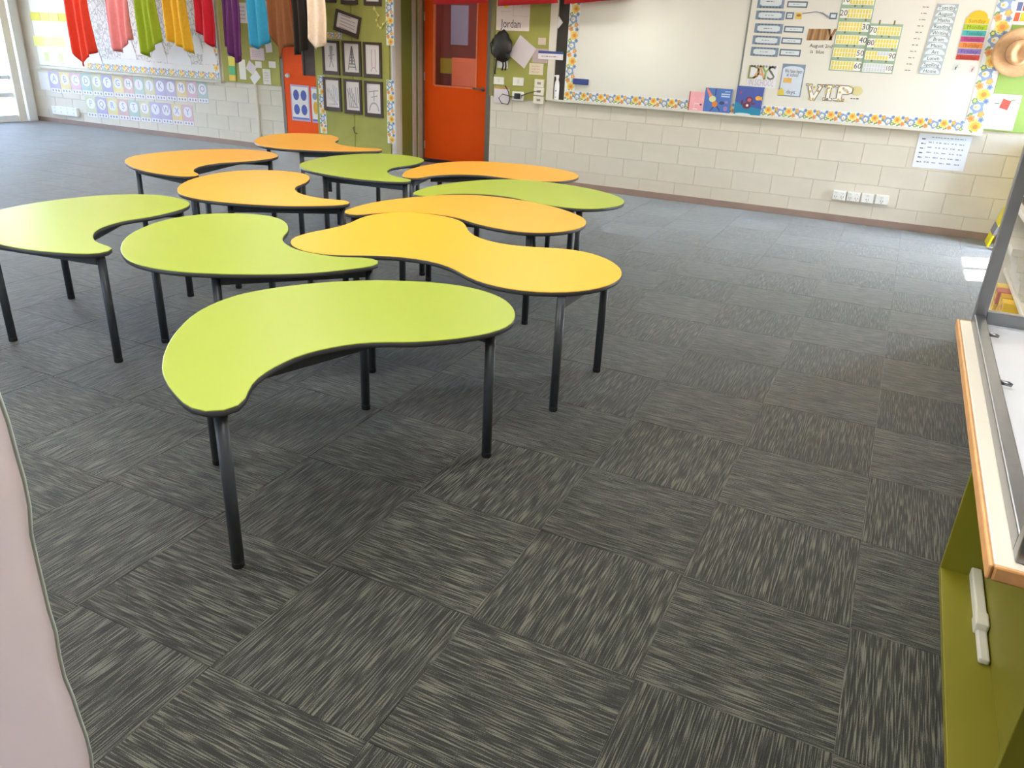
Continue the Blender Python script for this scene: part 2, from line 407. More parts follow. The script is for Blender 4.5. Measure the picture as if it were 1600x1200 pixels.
d1 = thing('door_1', (-7.2, WALL, .2), None, None); d1['kind'] = 'structure'
x0, x1 = -7.455, -6.94
gx0 = onwall(473, 60)[0]; gz0 = onwall(480, 118)[1]
b = MB(); b.box(x0, gx0, WALL-.02, WALL+.004, .2, 2.1); b.box(gx0, x1, WALL-.02, WALL+.004, .2, gz0); b.build('panel', M_orange, d1)
b = MB(); b.box(gx0, x1, WALL-.008, WALL+.003, gz0, 2.1); b.build('pane', mat('smoked_glass', rgb(92, 84, 86), .12, var=.2, scale=5), d1)
b = MB(); b.box(gx0-.012, gx0+.012, WALL-.024, WALL, gz0, 2.1); b.build('glazing_bead', cm(70, 60, 58, .5), d1)
hx, hz = onwall(452, 118); b = MB(); b.lathe([(.03, 0), (.03, .012), (.02, .04), (.0, .042)], (hx, WALL-.02, hz), '-y', 16); b.build('knob', M_white, d1)
b = MB(); b.box(x0-.05, x0, WALL-.026, WALL+.003, .2, 2.15); b.build('jamb', cm(120, 104, 90, .5), d1)
structure(MB().box(-7.46, -6.94, WALL-.02, WALL+.004, .066, .2), 'trim_5', M_wall)

d4 = thing('door_4', (-5.3, AY, 0), None, None); d4['kind'] = 'structure'
DX0, DX1 = -5.745, -4.83
b = MB(); gx0, gx1 = -5.60, -4.99; gz0 = .952
b.box(DX0, gx0, AY-.02, AY+.02, .03, 2.06); b.box(gx1, DX1, AY-.02, AY+.02, .03, 2.06); b.box(gx0, gx1, AY-.02, AY+.02, .03, gz0); b.box(gx0, gx1, AY-.02, AY+.02, 1.93, 2.06)
b.build('door_leaf', M_orange, d4)
b = MB()
b.box(gx0-.014, gx0+.006, AY-.028, AY-.004, gz0, 1.93); b.box(gx1-.006, gx1+.014, AY-.028, AY-.004, gz0, 1.93); b.box(gx0+.006, gx1-.006, AY-.028, AY-.004, gz0-.014, gz0+.004)
b.build('glazing_bead', cm(240, 130, 80, .4), d4)
MB().box(gx0, gx1, AY-.003, AY+.003, gz0, 1.93).build('pane', M_glass_dark, d4)
door_handle(MB(), -4.885, .945, AY-.02).build('handle', M_alu, d4)
for zz in (.2, 1.05, 1.75):
    MB().tube([(DX0+.004, AY-.028, zz-.05), (DX0+.004, AY-.028, zz+.05)], .009, 10).build('hinge', cm(226, 190, 176, .4), d4)
# the dim corridor behind the door glass
M_cor = cm(120, 40, 36, .7)
for nm, bx_ in (('wall_corridor_back', (-6.8, -3.6, 11.4, 11.5, -.05, 2.7)), ('wall_corridor_left', (-6.9, -6.8, AY+.1, 11.5, -.05, 2.7)), ('wall_corridor_right', (-3.6, -3.5, AY+.1, 11.5, -.05, 2.7)), ('ceiling_corridor', (-6.9, -3.5, AY+.1, 11.5, 2.7, 2.75)), ('floor_corridor', (-6.9, -3.5, AY+.1, 11.5, -.1, -.05))):
    structure(MB().box(*bx_), nm, M_cor)
single(MB().box(-6.8, -3.6, 11.38, 11.399, 1.0, 1.22), 'wall_band', cm(176, 150, 36, .7), (-5.2, 11.4, 1.0), 'mustard band along the corridor wall, seen through the orange door glass', 'panel')
for k, (xa, xb, za) in enumerate(((-6.62, -6.32, 1.42), (-6.12, -5.72, 1.42), (-5.5, -5.28, 1.35))):
    single(MB().box(xa, xb, 11.385, 11.399, za, za+.55), 'wall_poster', cm(150, 140, 165, .6), ((xa+xb)/2, 11.4, za), ('left', 'middle', 'right')[k] + ' lilac poster on the corridor wall, seen through the door glass', 'poster', 'posters in the corridor')
cd = bpy.data.lights.new('corridor_fill_light', 'POINT'); cd.energy = 32; cd.shadow_soft_size = .2  # added fill point light to brighten the corridor, no lamp is seen there
cl = bpy.data.objects.new('corridor_fill_light', cd); cl.location = (-5.2, 10.3, 2.5); COL.objects.link(cl)
ch = thing('corridor_chair', (-6.1, 10.7, -.05), 'tall orange chair with dark legs in the corridor behind the door glass', 'chair')
M_och = cm(214, 96, 50, .4); M_leg0 = cm(50, 50, 56, .4)
MB().bbox(-6.32, -5.88, 10.5, 10.92, .68, .71, .012).build('seat', M_och, ch)
MB().bbox(-6.32, -5.88, 10.9, 10.94, .85, 1.25, .012).build('backrest', M_och, ch)
for xx in (-6.3, -5.9):
    for yy in (10.53, 10.92): MB().tube([(xx, yy, -.05), (xx, yy, .69 if yy < 10.6 else 1.2)], .012, 8).build('leg', M_leg0, ch)

# ------------------------------------------------------------------ tables
CAN = [(-0.186, -0.603), (-0.221, -0.57), (-0.255, -0.537), (-0.287, -0.501), (-0.318, -0.465), (-0.347, -0.427), (-0.375, -0.389), (-0.402, -0.349), (-0.426, -0.308), (-0.45, -0.267), (-0.472, -0.225), (-0.49, -0.181), (-0.505, -0.135), (-0.516, -0.089), (-0.523, -0.042), (-0.526, 0.006), (-0.524, 0.053), (-0.516, 0.1), (-0.502, 0.146), (-0.484, 0.19), (-0.463, 0.233), (-0.44, 0.274), (-0.414, 0.314), (-0.387, 0.353), (-0.357, 0.39), (-0.326, 0.426), (-0.292, 0.46), (-0.257, 0.493), (-0.221, 0.523), (-0.182, 0.552), (-0.142, 0.577), (-0.1, 0.6), (-0.058, 0.621), (-0.014, 0.641), (0.03, 0.657), (0.076, 0.67), (0.123, 0.678), (0.171, 0.681), (0.219, 0.679), (0.265, 0.67), (0.311, 0.656), (0.354, 0.636), (0.394, 0.61), (0.429, 0.578), (0.461, 0.543), (0.489, 0.504), (0.512, 0.463), (0.53, 0.418), (0.541, 0.372), (0.543, 0.324), (0.535, 0.277), (0.52, 0.232), (0.499, 0.19), (0.473, 0.149), (0.445, 0.111), (0.413, 0.075), (0.38, 0.041), (0.345, 0.009), (0.306, -0.019), (0.266, -0.045), (0.228, -0.073), (0.194, -0.106), (0.165, -0.144), (0.141, -0.185), (0.121, -0.228), (0.106, -0.274), (0.097, -0.321), (0.095, -0.368), (0.097, -0.416), (0.104, -0.463), (0.115, -0.509), (0.133, -0.553), (0.158, -0.594), (0.184, -0.633), (0.2, -0.678), (0.189, -0.723), (0.153, -0.753), (0.106, -0.758), (0.06, -0.746), (0.016, -0.727), (-0.027, -0.706), (-0.069, -0.684), (-0.11, -0.659), (-0.149, -0.633)]
Y2 = [(-2.334, 4.002), (-2.273, 3.987), (-2.216, 3.96), (-2.166, 3.921), (-2.124, 3.874), (-2.087, 3.823), (-2.05, 3.771), (-2.009, 3.723), (-1.962, 3.682), (-1.908, 3.649), (-1.85, 3.625), (-1.788, 3.612), (-1.725, 3.611), (-1.663, 3.623), (-1.604, 3.646), (-1.546, 3.671), (-1.488, 3.695), (-1.427, 3.71), (-1.364, 3.712), (-1.302, 3.7), (-1.244, 3.675), (-1.191, 3.641), (-1.144, 3.599), (-1.103, 3.551), (-1.068, 3.499), (-1.041, 3.441), (-1.023, 3.381), (-1.014, 3.319), (-1.014, 3.256), (-1.023, 3.193), (-1.042, 3.133), (-1.069, 3.076), (-1.106, 3.024), (-1.149, 2.979), (-1.2, 2.941), (-1.256, 2.912), (-1.316, 2.892), (-1.378, 2.883), (-1.441, 2.884), (-1.503, 2.894), (-1.563, 2.914), (-1.62, 2.942), (-1.673, 2.975), (-1.727, 3.009), (-1.783, 3.038), (-1.843, 3.057), (-1.905, 3.066), (-1.968, 3.063), (-2.03, 3.052), (-2.09, 3.032), (-2.146, 3.003), (-2.2, 2.969), (-2.252, 2.934), (-2.307, 2.903), (-2.366, 2.881), (-2.429, 2.872), (-2.491, 2.877), (-2.552, 2.896), (-2.607, 2.926), (-2.654, 2.967), (-2.691, 3.019), (-2.713, 3.078), (-2.721, 3.14), (-2.718, 3.203), (-2.708, 3.266), (-2.696, 3.328), (-2.688, 3.39), (-2.688, 3.453), (-2.696, 3.516), (-2.709, 3.578), (-2.721, 3.64), (-2.727, 3.702), (-2.722, 3.765), (-2.703, 3.825), (-2.672, 3.88), (-2.63, 3.927), (-2.579, 3.964), (-2.521, 3.989), (-2.46, 4.002), (-2.397, 4.006)]
Y2C = (-1.95, 3.42)
Y2 = [(x-Y2C[0], y-Y2C[1]) for x, y in Y2][::-1]      # outline about the table's own centre
def area(p): return sum(p[i][0]*p[(i+1) % len(p)][1] - p[(i+1) % len(p)][0]*p[i][1] for i in range(len(p)))/2
def inset(p, d):
    n = len(p); s = 1 if area(p) > 0 else -1; out = []
    for i in range(n):
        a, b = Vector(p[i-1]), Vector(p[(i+1) % n]); t = (b-a).normalized(); out.append((p[i][0] - t.y*d*s, p[i][1] + t.x*d*s))
    return out
M_lime = mat('lime_laminate', rgb(173, 191, 69), .38, var=.012, scale=3, spec=.4)
M_amber = mat('amber_laminate', rgb(250, 179, 60), .38, var=.012, scale=3, spec=.4)
M_edge = mat('charcoal_edging', rgb(58, 58, 58), .5, var=.05)
M_leg = mat('charcoal_powder_coat', rgb(62, 66, 72), .38, var=.05, scale=30, spec=.5)
M_foot = mat('black_rubber', rgb(22, 22, 24), .7)
ZT = .56
def loft(b, rings):
    n = len(rings[0][0]); o = len(b.v)
    for pts, z in rings: b.v += [(p[0], p[1], z) for p in pts]
    for r in range(len(rings)-1):
        for i in range(n):
            j = (i+1) % n; b.f.append([o+r*n+i, o+r*n+j, o+(r+1)*n+j, o+(r+1)*n+i]); b.m.append(0); b.sm.append(r > 0 and r < len(rings)-2)
    b.f.append([o+i for i in range(n)][::-1]); b.f.append([o+(len(rings)-1)*n+i for i in range(n)]); b.m += [0, 0]; b.sm += [False, False]
    return b
def make_table(outline, legs, rails, M_top, root):
    off = (0, 0, 0)
    if area(outline) < 0: outline = outline[::-1]
    top = loft(MB(), [(inset(outline, .001), ZT-.0035), (inset(outline, .001), ZT-.0012), (inset(outline, .004), ZT)])
    top.build('tabletop', M_top, root, off)
    loft(MB(), [(inset(outline, .006), ZT-.024), (inset(outline, .001), ZT-.021), (outline, ZT-.018), (outline, ZT-.005), (inset(outline, .002), ZT-.0036)]).build('edge_band', M_edge, root, off)
    for x, y in legs:
        lg = MB().tube([(x, y, .02), (x, y, ZT-.024)], .0195, 18).build('leg', M_leg, root, off)
        ft = MB().lathe([(.0185, 0), (.0198, .003), (.0198, .018), (.0195, .022)], (x, y, 0), 'z', 18).build('foot', M_foot, lg, off)
    for a, c in rails:
        p, q = [Vector((*(legs[k] if isinstance(k, int) else k), 0)) for k in (a, c)]; t = (q-p).normalized(); n = Vector((-t.y, t.x, 0))*.0125
        p2, q2 = p+t*.017, q-t*.017
        b = MB(); z0, z1 = ZT-.072, ZT-.0245
        b.add([(v.x, v.y, z) for z in (z0, z1) for v in (p2-n, q2-n, q2+n, p2+n)], [(0, 1, 2, 3), (4, 5, 6, 7), (0, 1, 5, 4), (1, 2, 6, 5), (2, 3, 7, 6), (3, 0, 4, 7)])
        b.build('rail', M_leg, root, off)
CLEGS = [(.150, -.700), (-.37, -.27), (-.18, .415), (.485, .31)]
CRAILS = [(0, 1), (2, 3), ((-.03, -.50), (.24, .36))]
TABLES = [  # key, colour, angle, x, y, label
    ('lime', -0.005, -1.721, 2.137, 'lime green kidney-shaped table nearest the camera, standing apart in front'),
    ('lime', 1.496, -2.828, 2.812, 'lime green kidney-shaped table whose tail touches the big yellow three-lobed table'),
    ('lime', 0.819, -3.846, 2.727, 'lime green kidney-shaped table at the left edge of the photo'),
    ('amber', 1.271, -3.774, 4.011, 'amber kidney-shaped table just behind the two left lime tables'),
    ('amber', 0.526, -4.946, 4.591, 'amber kidney-shaped table farthest left, behind the lime table at the left edge'),
    ('amber', 1.418, -5.028, 6.064, 'amber kidney-shaped table farthest back, in front of the hatch with blue cards'),
    ('lime', 0.802, -3.816, 5.259, 'lime green kidney-shaped table in the middle of the back row'),
    ('amber', -0.655, -2.947, 5.690, 'amber kidney-shaped table in front of the orange door, beside the back-row lime table'),
    ('lime', -0.973, -2.330, 5.016, 'lime green kidney-shaped table farthest right, between two amber tables'),
    ('amber', -1.034, -2.297, 4.229, 'amber kidney-shaped table tucked against the back of the three-lobed table'),
]
protos = {}
def copy_tree(o, parent=None):
    c = o.copy(); COL.objects.link(c); c.parent = parent
    for ch_ in list(o.children): copy_tree(ch_, c)
    return c
for colr, a, x, y, lab in TABLES:
    if colr not in protos:
        root = thing('kidney_table', (x, y, 0), lab, 'table', 'kidney-shaped classroom tables', a)
        make_table(CAN, CLEGS, CRAILS, M_lime if colr == 'lime' else M_amber, root); protos[colr] = root
    else:
        root = copy_tree(protos[colr]); root.location = (x, y, 0); root.rotation_euler = (0, 0, a); root['label'] = lab
t2 = thing('three_lobed_table', (*Y2C, 0), 'large yellow three-lobed table in the middle of the group, directly behind the front lime table', 'table')
make_table(inset(Y2, .016), [(.78, -.445), (.79, .095), (-.61, -.40), (-.60, .42)], [(0, 1), (2, 3), ((.74, -.17), (-.57, .02))], mat('golden_laminate', rgb(251, 189, 54), .38, var=.012, scale=3, spec=.4), t2)

# ------------------------------------------------------------------ wall displays: shared pieces
def flower(b, x, z, r, y, ci, n=6, ph=0.0, squash=1.0):
    """flat printed blossom: ci = (petal, heart) material indices"""
    pts = []
    for k in range(n*4):
        a = 2*PI*k/(n*4) + ph; q = r*(.86 + .14*math.cos(n*(a-ph)))
        pts.append((x + q*math.cos(a), z + q*math.sin(a)*squash))
    b.add([(p[0], y, p[1]) for p in pts], [list(range(len(pts)))], ci[0])
    pts = [(x + r*.45*math.cos(2*PI*k/10), z + r*.45*math.sin(2*PI*k/10)*squash) for k in range(10)]
    b.add([(p[0], y-.0003, p[1]) for p in pts], [list(range(10))], ci[1])
def leaf(b, x, z, a, l, y, ci):
    c, s_ = math.cos(a), math.sin(a); w = l*.28
    q = [(0, 0), (l*.4, w), (l*.75, w*.6), (l, 0), (l*.75, -w*.6), (l*.4, -w)]
    b.add([(x + p*c - r*s_, y, z + p*s_ + r*c) for p, r in q], [list(range(6))], ci)
BORDER_M = [cm(232, 234, 236, .55, var=.02), cm(238, 186, 84, .55), cm(222, 140, 70, .55), cm(138, 162, 200, .55), cm(238, 220, 128, .55), cm(122, 160, 112, .55), cm(222, 164, 112, .55), cm(108, 128, 172, .55)]
def border(name, x0, x1, z0, z1, y, parent=None, label=None, ragged=False, group=None):
    """scalloped paper border printed with orange and blue flowers; runs along its longer side"""
    b = MB(); b.box(x0, x1, y, y+.002, z0, z1, 0)
    horiz = (x1-x0) > (z1-z0); L = (x1-x0) if horiz else (z1-z0); Wd = (z1-z0) if horiz else (x1-x0)
    put = (lambda t, w: (x0+t, z0+w)) if horiz else (lambda t, w: (x0+w, z0+t))
    P_ = Wd*2.0; n = max(1, round(L/P_)); P_ = L/n; yy = y-.0006
    for k in range(n):
        t = k*P_
        items = [(.17, .58, .44, (4, 1), 0), (.17, .60, .32, (1, 2), 1), (.42, .2, .26, (6, 2), 2), (.40, .86, .2, (3, 7), 0), (.57, .72, .24, (6, 1), 0), (.78, .36, .42, (3, 0), 2), (.78, .34, .18, (4, 1), 0), (.97, .2, .2, (5, 4), 1), (.97, .86, .2, (3, 7), 1)]
        for q, a in ((.17, -.6), (.17, 3.6), (.8, .5), (.6, 2.2), (.3, -2.2)):
            x, z = put(t+q*P_, Wd*.32); leaf(b, x, z, a + (0 if horiz else PI/2), Wd*.42, yy, 5)
        for q, w, r, c, ph in items:
            rr = min(r*Wd, Wd*w, Wd*(1-w)) if r > .3 else r*Wd*.95
            rr = min(rr if r <= .3 else r*Wd, Wd*.46)
            w_ = min(max(w*Wd, rr), Wd-rr); t_ = min(max(t+q*P_, rr), L-rr)
            x, z = put(t_, w_); yy -= .0001; flower(b, x, z, rr, yy, c, 5+ph % 2, ph)
        yy = y-.0006
    if parent is not None: o = b.build(name, BORDER_M, parent)
    else: o = single(b, name, BORDER_M, ((x0+x1)/2, y, z0), label, 'border', group)
    return o
def sheet(name, u0, v0, u1, v1, m, label, cat, group=None, y=WALL-.012, t=.0015, rot=0.0, grow=0):
    """paper sheet flat on the wall, its corners measured in the photo"""
    x0, x1, z0, z1 = wrect(u0, v0, u1, v1, y); c, s_ = math.cos(rot), math.sin(rot); cx, cz = (x0+x1)/2, (z0+z1)/2; w, h = (x1-x0)/2, (z1-z0)/2
    b = MB().wallpoly([(cx + p*c - q*s_, cz + p*s_ + q*c) for p, q in ((-w, -h), (w, -h), (w, h), (-w, h))], y-t, y)
    o = single(b, name, m, (cx, y, z0), label, cat, group)
    return o, (x0, x1, z0, z1)
def marks(parent, name, m, rects, y):
    b = MB()
    for x0, x1, z0, z1 in rects: b.add([(x0, y, z0), (x1, y, z0), (x1, y, z1), (x0, y, z1)], [(0, 1, 2, 3)])
    return b.build(name, m, parent)
def scribbles(parent, m, x0, x1, z0, z1, rows, y, seed=1, fill=.8, cols=1, name='handwriting'):
    """rows of short pen strokes: text too small in the photo to be read"""
    rn = random.Random(seed); b = MB(); dz = (z1-z0)/rows; w = (x1-x0)/cols
    for r in range(rows):
        for c in range(cols):
            x = x0 + c*w + w*.08; xe = x0 + (c+fill)*w
            while x < xe:
                l = min(rn.uniform(.012, .035), xe-x); z = z1 - (r+.62)*dz; h = dz*.26
                b.add([(x, y, z), (x+l, y, z), (x+l, y, z+h*rn.uniform(.6, 1.1)), (x, y, z+h)], [(0, 1, 2, 3)]); x += l + rn.uniform(.005, .012)
    return b.build(name, m, parent)

# ------------------------------------------------------------------ whiteboard on the right
WBY = WALL-.03
wbx0 = -3.49; wbx1 = onwall(1557, 110)[0]+.02; wbz0 = .944; split = onwall(1166, 60)[0]
wbd = thing('whiteboard', ((wbx0+wbx1)/2, WALL, wbz0), 'wide two-panel whiteboard with a flowered border on the right wall', 'whiteboard')
M_wb = mat('whiteboard_enamel', rgb(226, 223, 214), .22, var=.015, scale=1.2, spec=.5)
MB().bbox(wbx0, split-.003, WBY, WALL-.0015, wbz0, 2.35, .003).build('panel', M_wb, wbd)
MB().bbox(split+.003, wbx1, WBY, WALL-.0015, wbz0, 2.35, .003).build('panel', M_wb, wbd)
MB().box(split-.008, split+.008, WBY-.004, WBY+.001, wbz0+.1, 2.35).build('joint_strip', cm(120, 124, 120, .4), wbd)
tray = MB(); tray.bbox(-3.62, wbx1, WALL-.066, WALL-.0015, .928, .940, .003); tray.box(-3.62, wbx1, WALL-.069, WALL-.062, .928, .948); tray.build('pen_tray', M_cream, wbd)
bz0, bz1 = .95, 1.047
border('border', wbx0+.005, wbx1-.16, bz0, bz1, WBY-.003, wbd)
border('border', wbx0+.005, wbx0+.125, bz1, 2.33, WBY-.003, wbd)
border('border', wbx1-.155, wbx1-.01, bz0, 2.33, WBY-.003, wbd)
WBY -= .0006
PY = WBY-.002
# eraser
x0, x1, z0, z1 = wrect(897, 123, 921, 132, WBY)
er = thing('board_eraser', ((x0+x1)/2, WBY, z0), 'blue magnetic eraser at the lower left of the whiteboard', 'eraser')
MB().bbox(x0, x1, WBY-.05, WBY-.019, z0, z1, .008).build('body', cm(28, 52, 132, .4), er)
MB().bbox(x0+.004, x1-.004, WBY-.02, WBY-.0055, z0+.003, z1-.003, .004).build('felt', cm(190, 188, 186, .9), er)
# three picture books standing on the tray
def book(u0, v0, u1, v1, m, label, lean=.03, spine=None):
    x0, x1, z0, z1 = wrect(u0, v0, u1, v1, WALL-.05); z0 = .9405
    o = thing('picture_book', ((x0+x1)/2, WALL-.06, z0), label, 'book', 'picture books on the board tray')
    yb = WALL-.058
    def leaned(mb):
        mb.v = [(v[0], v[1] + (v[2]-z0)*lean, v[2]) for v in mb.v]; return mb
    leaned(MB().bbox(x0, x1, yb, yb+.003, z0, z1, .001)).build('front_cover', m, o)
    leaned(MB().box(x0+.003, x1-.004, yb+.003, yb+.009, z0+.003, z1-.004)).build('pages', cm(236, 232, 224, .8), o)
    leaned(MB().bbox(x0, x1, yb+.009, yb+.012, z0, z1, .001)).build('back_cover', m, o)
    return o, x0, x1, z0, z1, yb-.0005, leaned
def blob(cx, cz, rx, rz, y, n=12, ph=0): return [(cx + rx*math.cos(2*PI*k/n+ph), y, cz + rz*math.sin(2*PI*k/n+ph)) for k in range(n)]
def pic(o, leaned, name, m, polys):
    b = MB()
    for p in polys: b.add(p, [list(range(len(p)))])
    return leaned(b).build(name, m, o)
o, x0, x1, z0, z1, y, ln = book(1076, 143, 1100, 177, cm(240, 172, 178, .45), 'pink picture book at the left of three on the whiteboard tray')
w, h = x1-x0, z1-z0
pic(o, ln, 'red_spine', cm(176, 84, 88, .5), [[(x0, y, z0), (x0+.07*w, y, z0), (x0+.07*w, y, z1), (x0, y, z1)]])
pic(o, ln, 'dark_dot', cm(60, 40, 80, .5), [blob(x0+.82*w, z0+.36*h, .07*w, .05*h, y)])
pic(o, ln, 'white_drawing', cm(252, 226, 226, .5), [blob(x0+.4*w, z0+.3*h, .02*w, .2*h, y, 8), blob(x0+.45*w, z0+.12*h, .2*w, .03*h, y), blob(x0+.55*w, z0+.4*h, .14*w, .02*h, y)])
o, x0, x1, z0, z1, y, ln = book(1100, 138, 1142, 178, cm(72, 112, 186, .4), 'blue picture book with a rocket-like figure, middle of three on the whiteboard tray')
w, h = x1-x0, z1-z0
pic(o, ln, 'rocket_trail', cm(222, 130, 110, .5), [[(x0+.03*w, y, z0+.96*h), (x0+.1*w, y, z0+.98*h), (x0+.36*w, y, z0+.62*h), (x0+.2*w, y, z0+.6*h)]])
pic(o, ln, 'pale_shape', cm(214, 220, 160, .5), [blob(x0+.31*w, z0+.56*h, .13*w, .13*h, y-.0004)])
pic(o, ln, 'orange_body', cm(214, 130, 60, .5), [blob(x0+.42*w, z0+.36*h, .11*w, .13*h, y-.0004)])
pic(o, ln, 'dark_limbs', cm(50, 66, 110, .5), [[(x0+.46*w, y, z0+.3*h), (x0+.62*w, y, z0+.08*h), (x0+.66*w, y, z0+.1*h), (x0+.5*w, y, z0+.33*h)], [(x0+.38*w, y, z0+.26*h), (x0+.24*w, y, z0+.05*h), (x0+.28*w, y, z0+.04*h), (x0+.42*w, y, z0+.25*h)], blob(x0+.68*w, z0+.42*h, .1*w, .07*h, y), [(x0+.38*w, y, z0+.7*h), (x0+.42*w, y, z0+.72*h), (x0+.42*w, y, z0+.98*h), (x0+.38*w, y, z0+.98*h)]])
pic(o, ln, 'pink_shapes', cm(160, 130, 180, .5), [blob(x0+.84*w, z0+.46*h, .07*w, .06*h, y-.0004), blob(x0+.84*w, z0+.2*h, .08*w, .1*h, y-.0004)])
pic(o, ln, 'title_lines', cm(196, 214, 236, .5), [[(x0+.62*w, y, z0+a*h), (x0+.94*w, y, z0+a*h), (x0+.94*w, y, z0+(a+.055)*h), (x0+.62*w, y, z0+(a+.055)*h)] for a in (.66, .75)] + [[(x0+.74*w, y, z0+.87*h), (x0+.94*w, y, z0+.87*h), (x0+.94*w, y, z0+.9*h), (x0+.74*w, y, z0+.9*h)]])
o, x0, x1, z0, z1, y, ln = book(1149, 135, 1191, 181, cm(66, 86, 164, .4), 'blue and teal picture book with a small red figure on the whiteboard tray')
w, h = x1-x0, z1-z0
pic(o, ln, 'teal_sea', cm(30, 132, 168, .5), [[(x0, y, z0), (x0+w, y, z0), (x0+w, y, z0+.25*h), (x0+.5*w, y, z0+.32*h), (x0, y, z0+.45*h)]])
pic(o, ln, 'white_foam', cm(190, 220, 226, .5), [blob(x0+.35*w, z0+.04*h, .3*w, .04*h, y-.0003)])
pic(o, ln, 'red_figure', cm(110, 40, 62, .5), [blob(x0+.52*w, z0+.54*h, .14*w, .11*h, y-.0003), blob(x0+.45*w, z0+.34*h, .16*w, .11*h, y-.0004), blob(x0+.26*w, z0+.44*h, .04*w, .1*h, y-.0004, 10), blob(x0+.68*w, z0+.42*h, .08*w, .03*h, y-.0004)])
pic(o, ln, 'face', cm(196, 110, 120, .5), [blob(x0+.52*w, z0+.54*h, .075*w, .065*h, y-.0007)])
pic(o, ln, 'white_heart', cm(236, 222, 226, .5), [blob(x0+.47*w, z0+.35*h, .05*w, .05*h, y-.0008, 6)])
pic(o, ln, 'yellow_fish', cm(228, 170, 60, .5), [blob(x0+.84*w, z0+.62*h, .11*w, .08*h, y-.0003, 9), [(x0+.9*w, y-.0003, z0+.6*h), (x0+.98*w, y-.0003, z0+.7*h), (x0+.98*w, y-.0003, z0+.52*h)]])
pic(o, ln, 'pink_star', cm(150, 70, 120, .5), [blob(x0+.16*w, z0+.78*h, .06*w, .05*h, y-.0003, 5)])
# schedule cards with patterned frames and their blank strips
M_blue = cm(126, 146, 170, .6); M_blued = cm(92, 110, 130, .6); M_pale = cm(214, 222, 226, .6, var=.02)
rows = [(1184, -8, 1226, 13), (1181, 17, 1226, 31), (1179, 37, 1223, 52), (1176, 56, 1219, 70), (1173, 74, 1216, 88)]
strips = [(1230, 2, 1262, 12), (1228, 19, 1240, 30), (1225, 41, 1256, 51), (1221, 59, 1253, 69), (1218, 77, 1251, 88)]
ords = ['topmost', 'second', 'third', 'fourth', 'lowest']
for k, (r, st) in enumerate(zip(rows, strips)):
    o, (x0, x1, z0, z1) = sheet('schedule_card', *r, M_blue, ords[k] + ' grey blue framed card in the column at the left of the right whiteboard panel', 'card', 'framed schedule cards', WBY, .0015)
    w, h = x1-x0, z1-z0
    MB().wallpoly([(x0+.1*w, z0+.3*h), (x0+.2*w, z0+.18*h), (x0+.8*w, z0+.18*h), (x0+.9*w, z0+.3*h), (x0+.9*w, z0+.7*h), (x0+.8*w, z0+.8*h), (x0+.2*w, z0+.8*h), (x0+.1*w, z0+.7*h)], PY-.0006, PY-.0001).build('name_field', M_pale, o)
    for zz in (z0+.01*h, z0+.85*h):
        b = MB()
        for q in range(7): b.add(blob(x0+w*(.14+q*.12), zz+.07*h, w*.05, h*.08, PY-.0008, 6), [list(range(6))])
        b.build('pattern', M_blued, o)
    scribbles(o, M_blued, x0+.3*w, x1-.3*w, z0+.38*h, z0+.62*h, 1, PY-.0012, k)
    o, (x0, x1, z0, z1) = sheet('time_strip', *st, M_blued, ords[k] + ' small dark framed strip beside the framed cards on the whiteboard', 'card', 'dark framed strips', WBY, .0015)
    w, h = x1-x0, z1-z0; MB().wallpoly([(x0+.012, z0+.012), (x1-.012, z0+.012), (x1-.012, z1-.012), (x0+.012, z1-.012)], PY-.0006, PY-.0001).build('field', M_pale, o)
    scribbles(o, M_blued, x0+.25*w, x1-.2*w, z0+.35*h, z0+.65*h, 1, PY-.0012, k+9)
o, (x0, x1, z0, z1) = sheet('time_strip', 1296, 20, 1308, 30, M_blued, 'square dark framed strip at the right end of the pen arrow', 'card', None, WBY, .0015)
MB().wallpoly([(x0+.012, z0+.012), (x1-.012, z0+.012), (x1-.012, z1-.012), (x0+.012, z1-.012)], PY-.0006, PY-.0001).build('field', M_pale, o)
o, (x0, x1, z0, z1) = sheet('picture_card', 1243, 20, 1253, 30, cm(226, 190, 96, .6), 'small yellow picture card between two dark framed strips', 'card', None, WBY, .0015)
MB().wallpoly(blob2 := [((x0+x1)/2 + .022*math.cos(a*PI/4), z1-.022 + .012*math.sin(a*PI/4)) for a in range(8)], PY-.0008, PY-.0002).build('hat_shape', cm(150, 120, 50, .6), o)
# pen arrow and brown sticks
pa, pb, pc = onwall(1254, 21, WBY), onwall(1275, 20, WBY), onwall(1296, 27, WBY)
single(MB().tube([(pa[0], PY-.008, pa[1]), (pb[0], PY-.008, pb[1]+.01), ((pb[0]+pc[0])/2, PY-.008, pb[1]), (pc[0], PY-.008, pc[1])], [.003, .004, .006, .008], 6), 'arrow', cm(150, 150, 176, .6), (pa[0], PY, pa[1]), 'curved lilac pen arrow between the small cards on the whiteboard', 'arrow')
for k in range(11):
    u = 1262 + k*3.7; t_ = (0, .2, -.1, .1, 0, .15, -.1, .05, .1, -.5, .5)[k]*6 if k > 8 else (0, .2, -.1, .1, 0, .15, -.1, .05, .1)[k]*3
    p, q = onwall(u+4+t_, 45, WBY), onwall(u-t_, 63, WBY)
    d = .012
    single(MB().wallpoly([(q[0]-d, q[1]), (q[0]+d, q[1]), (p[0]+d, p[1]), (p[0]-d, p[1])], WBY-.003, WBY), 'counting_stick', cm(*((168, 128, 84), (142, 104, 66), (186, 146, 104))[k % 3], .6), (q[0], WBY, q[1]),
           ('leftmost', 'second', 'third', 'fourth', 'fifth', 'sixth', 'seventh', 'eighth', 'ninth', 'tenth', 'rightmost')[k] + (' from the left' if 0 < k < 10 else '') + ' of the brown sticks stuck on the whiteboard', 'stick', 'brown counting sticks')
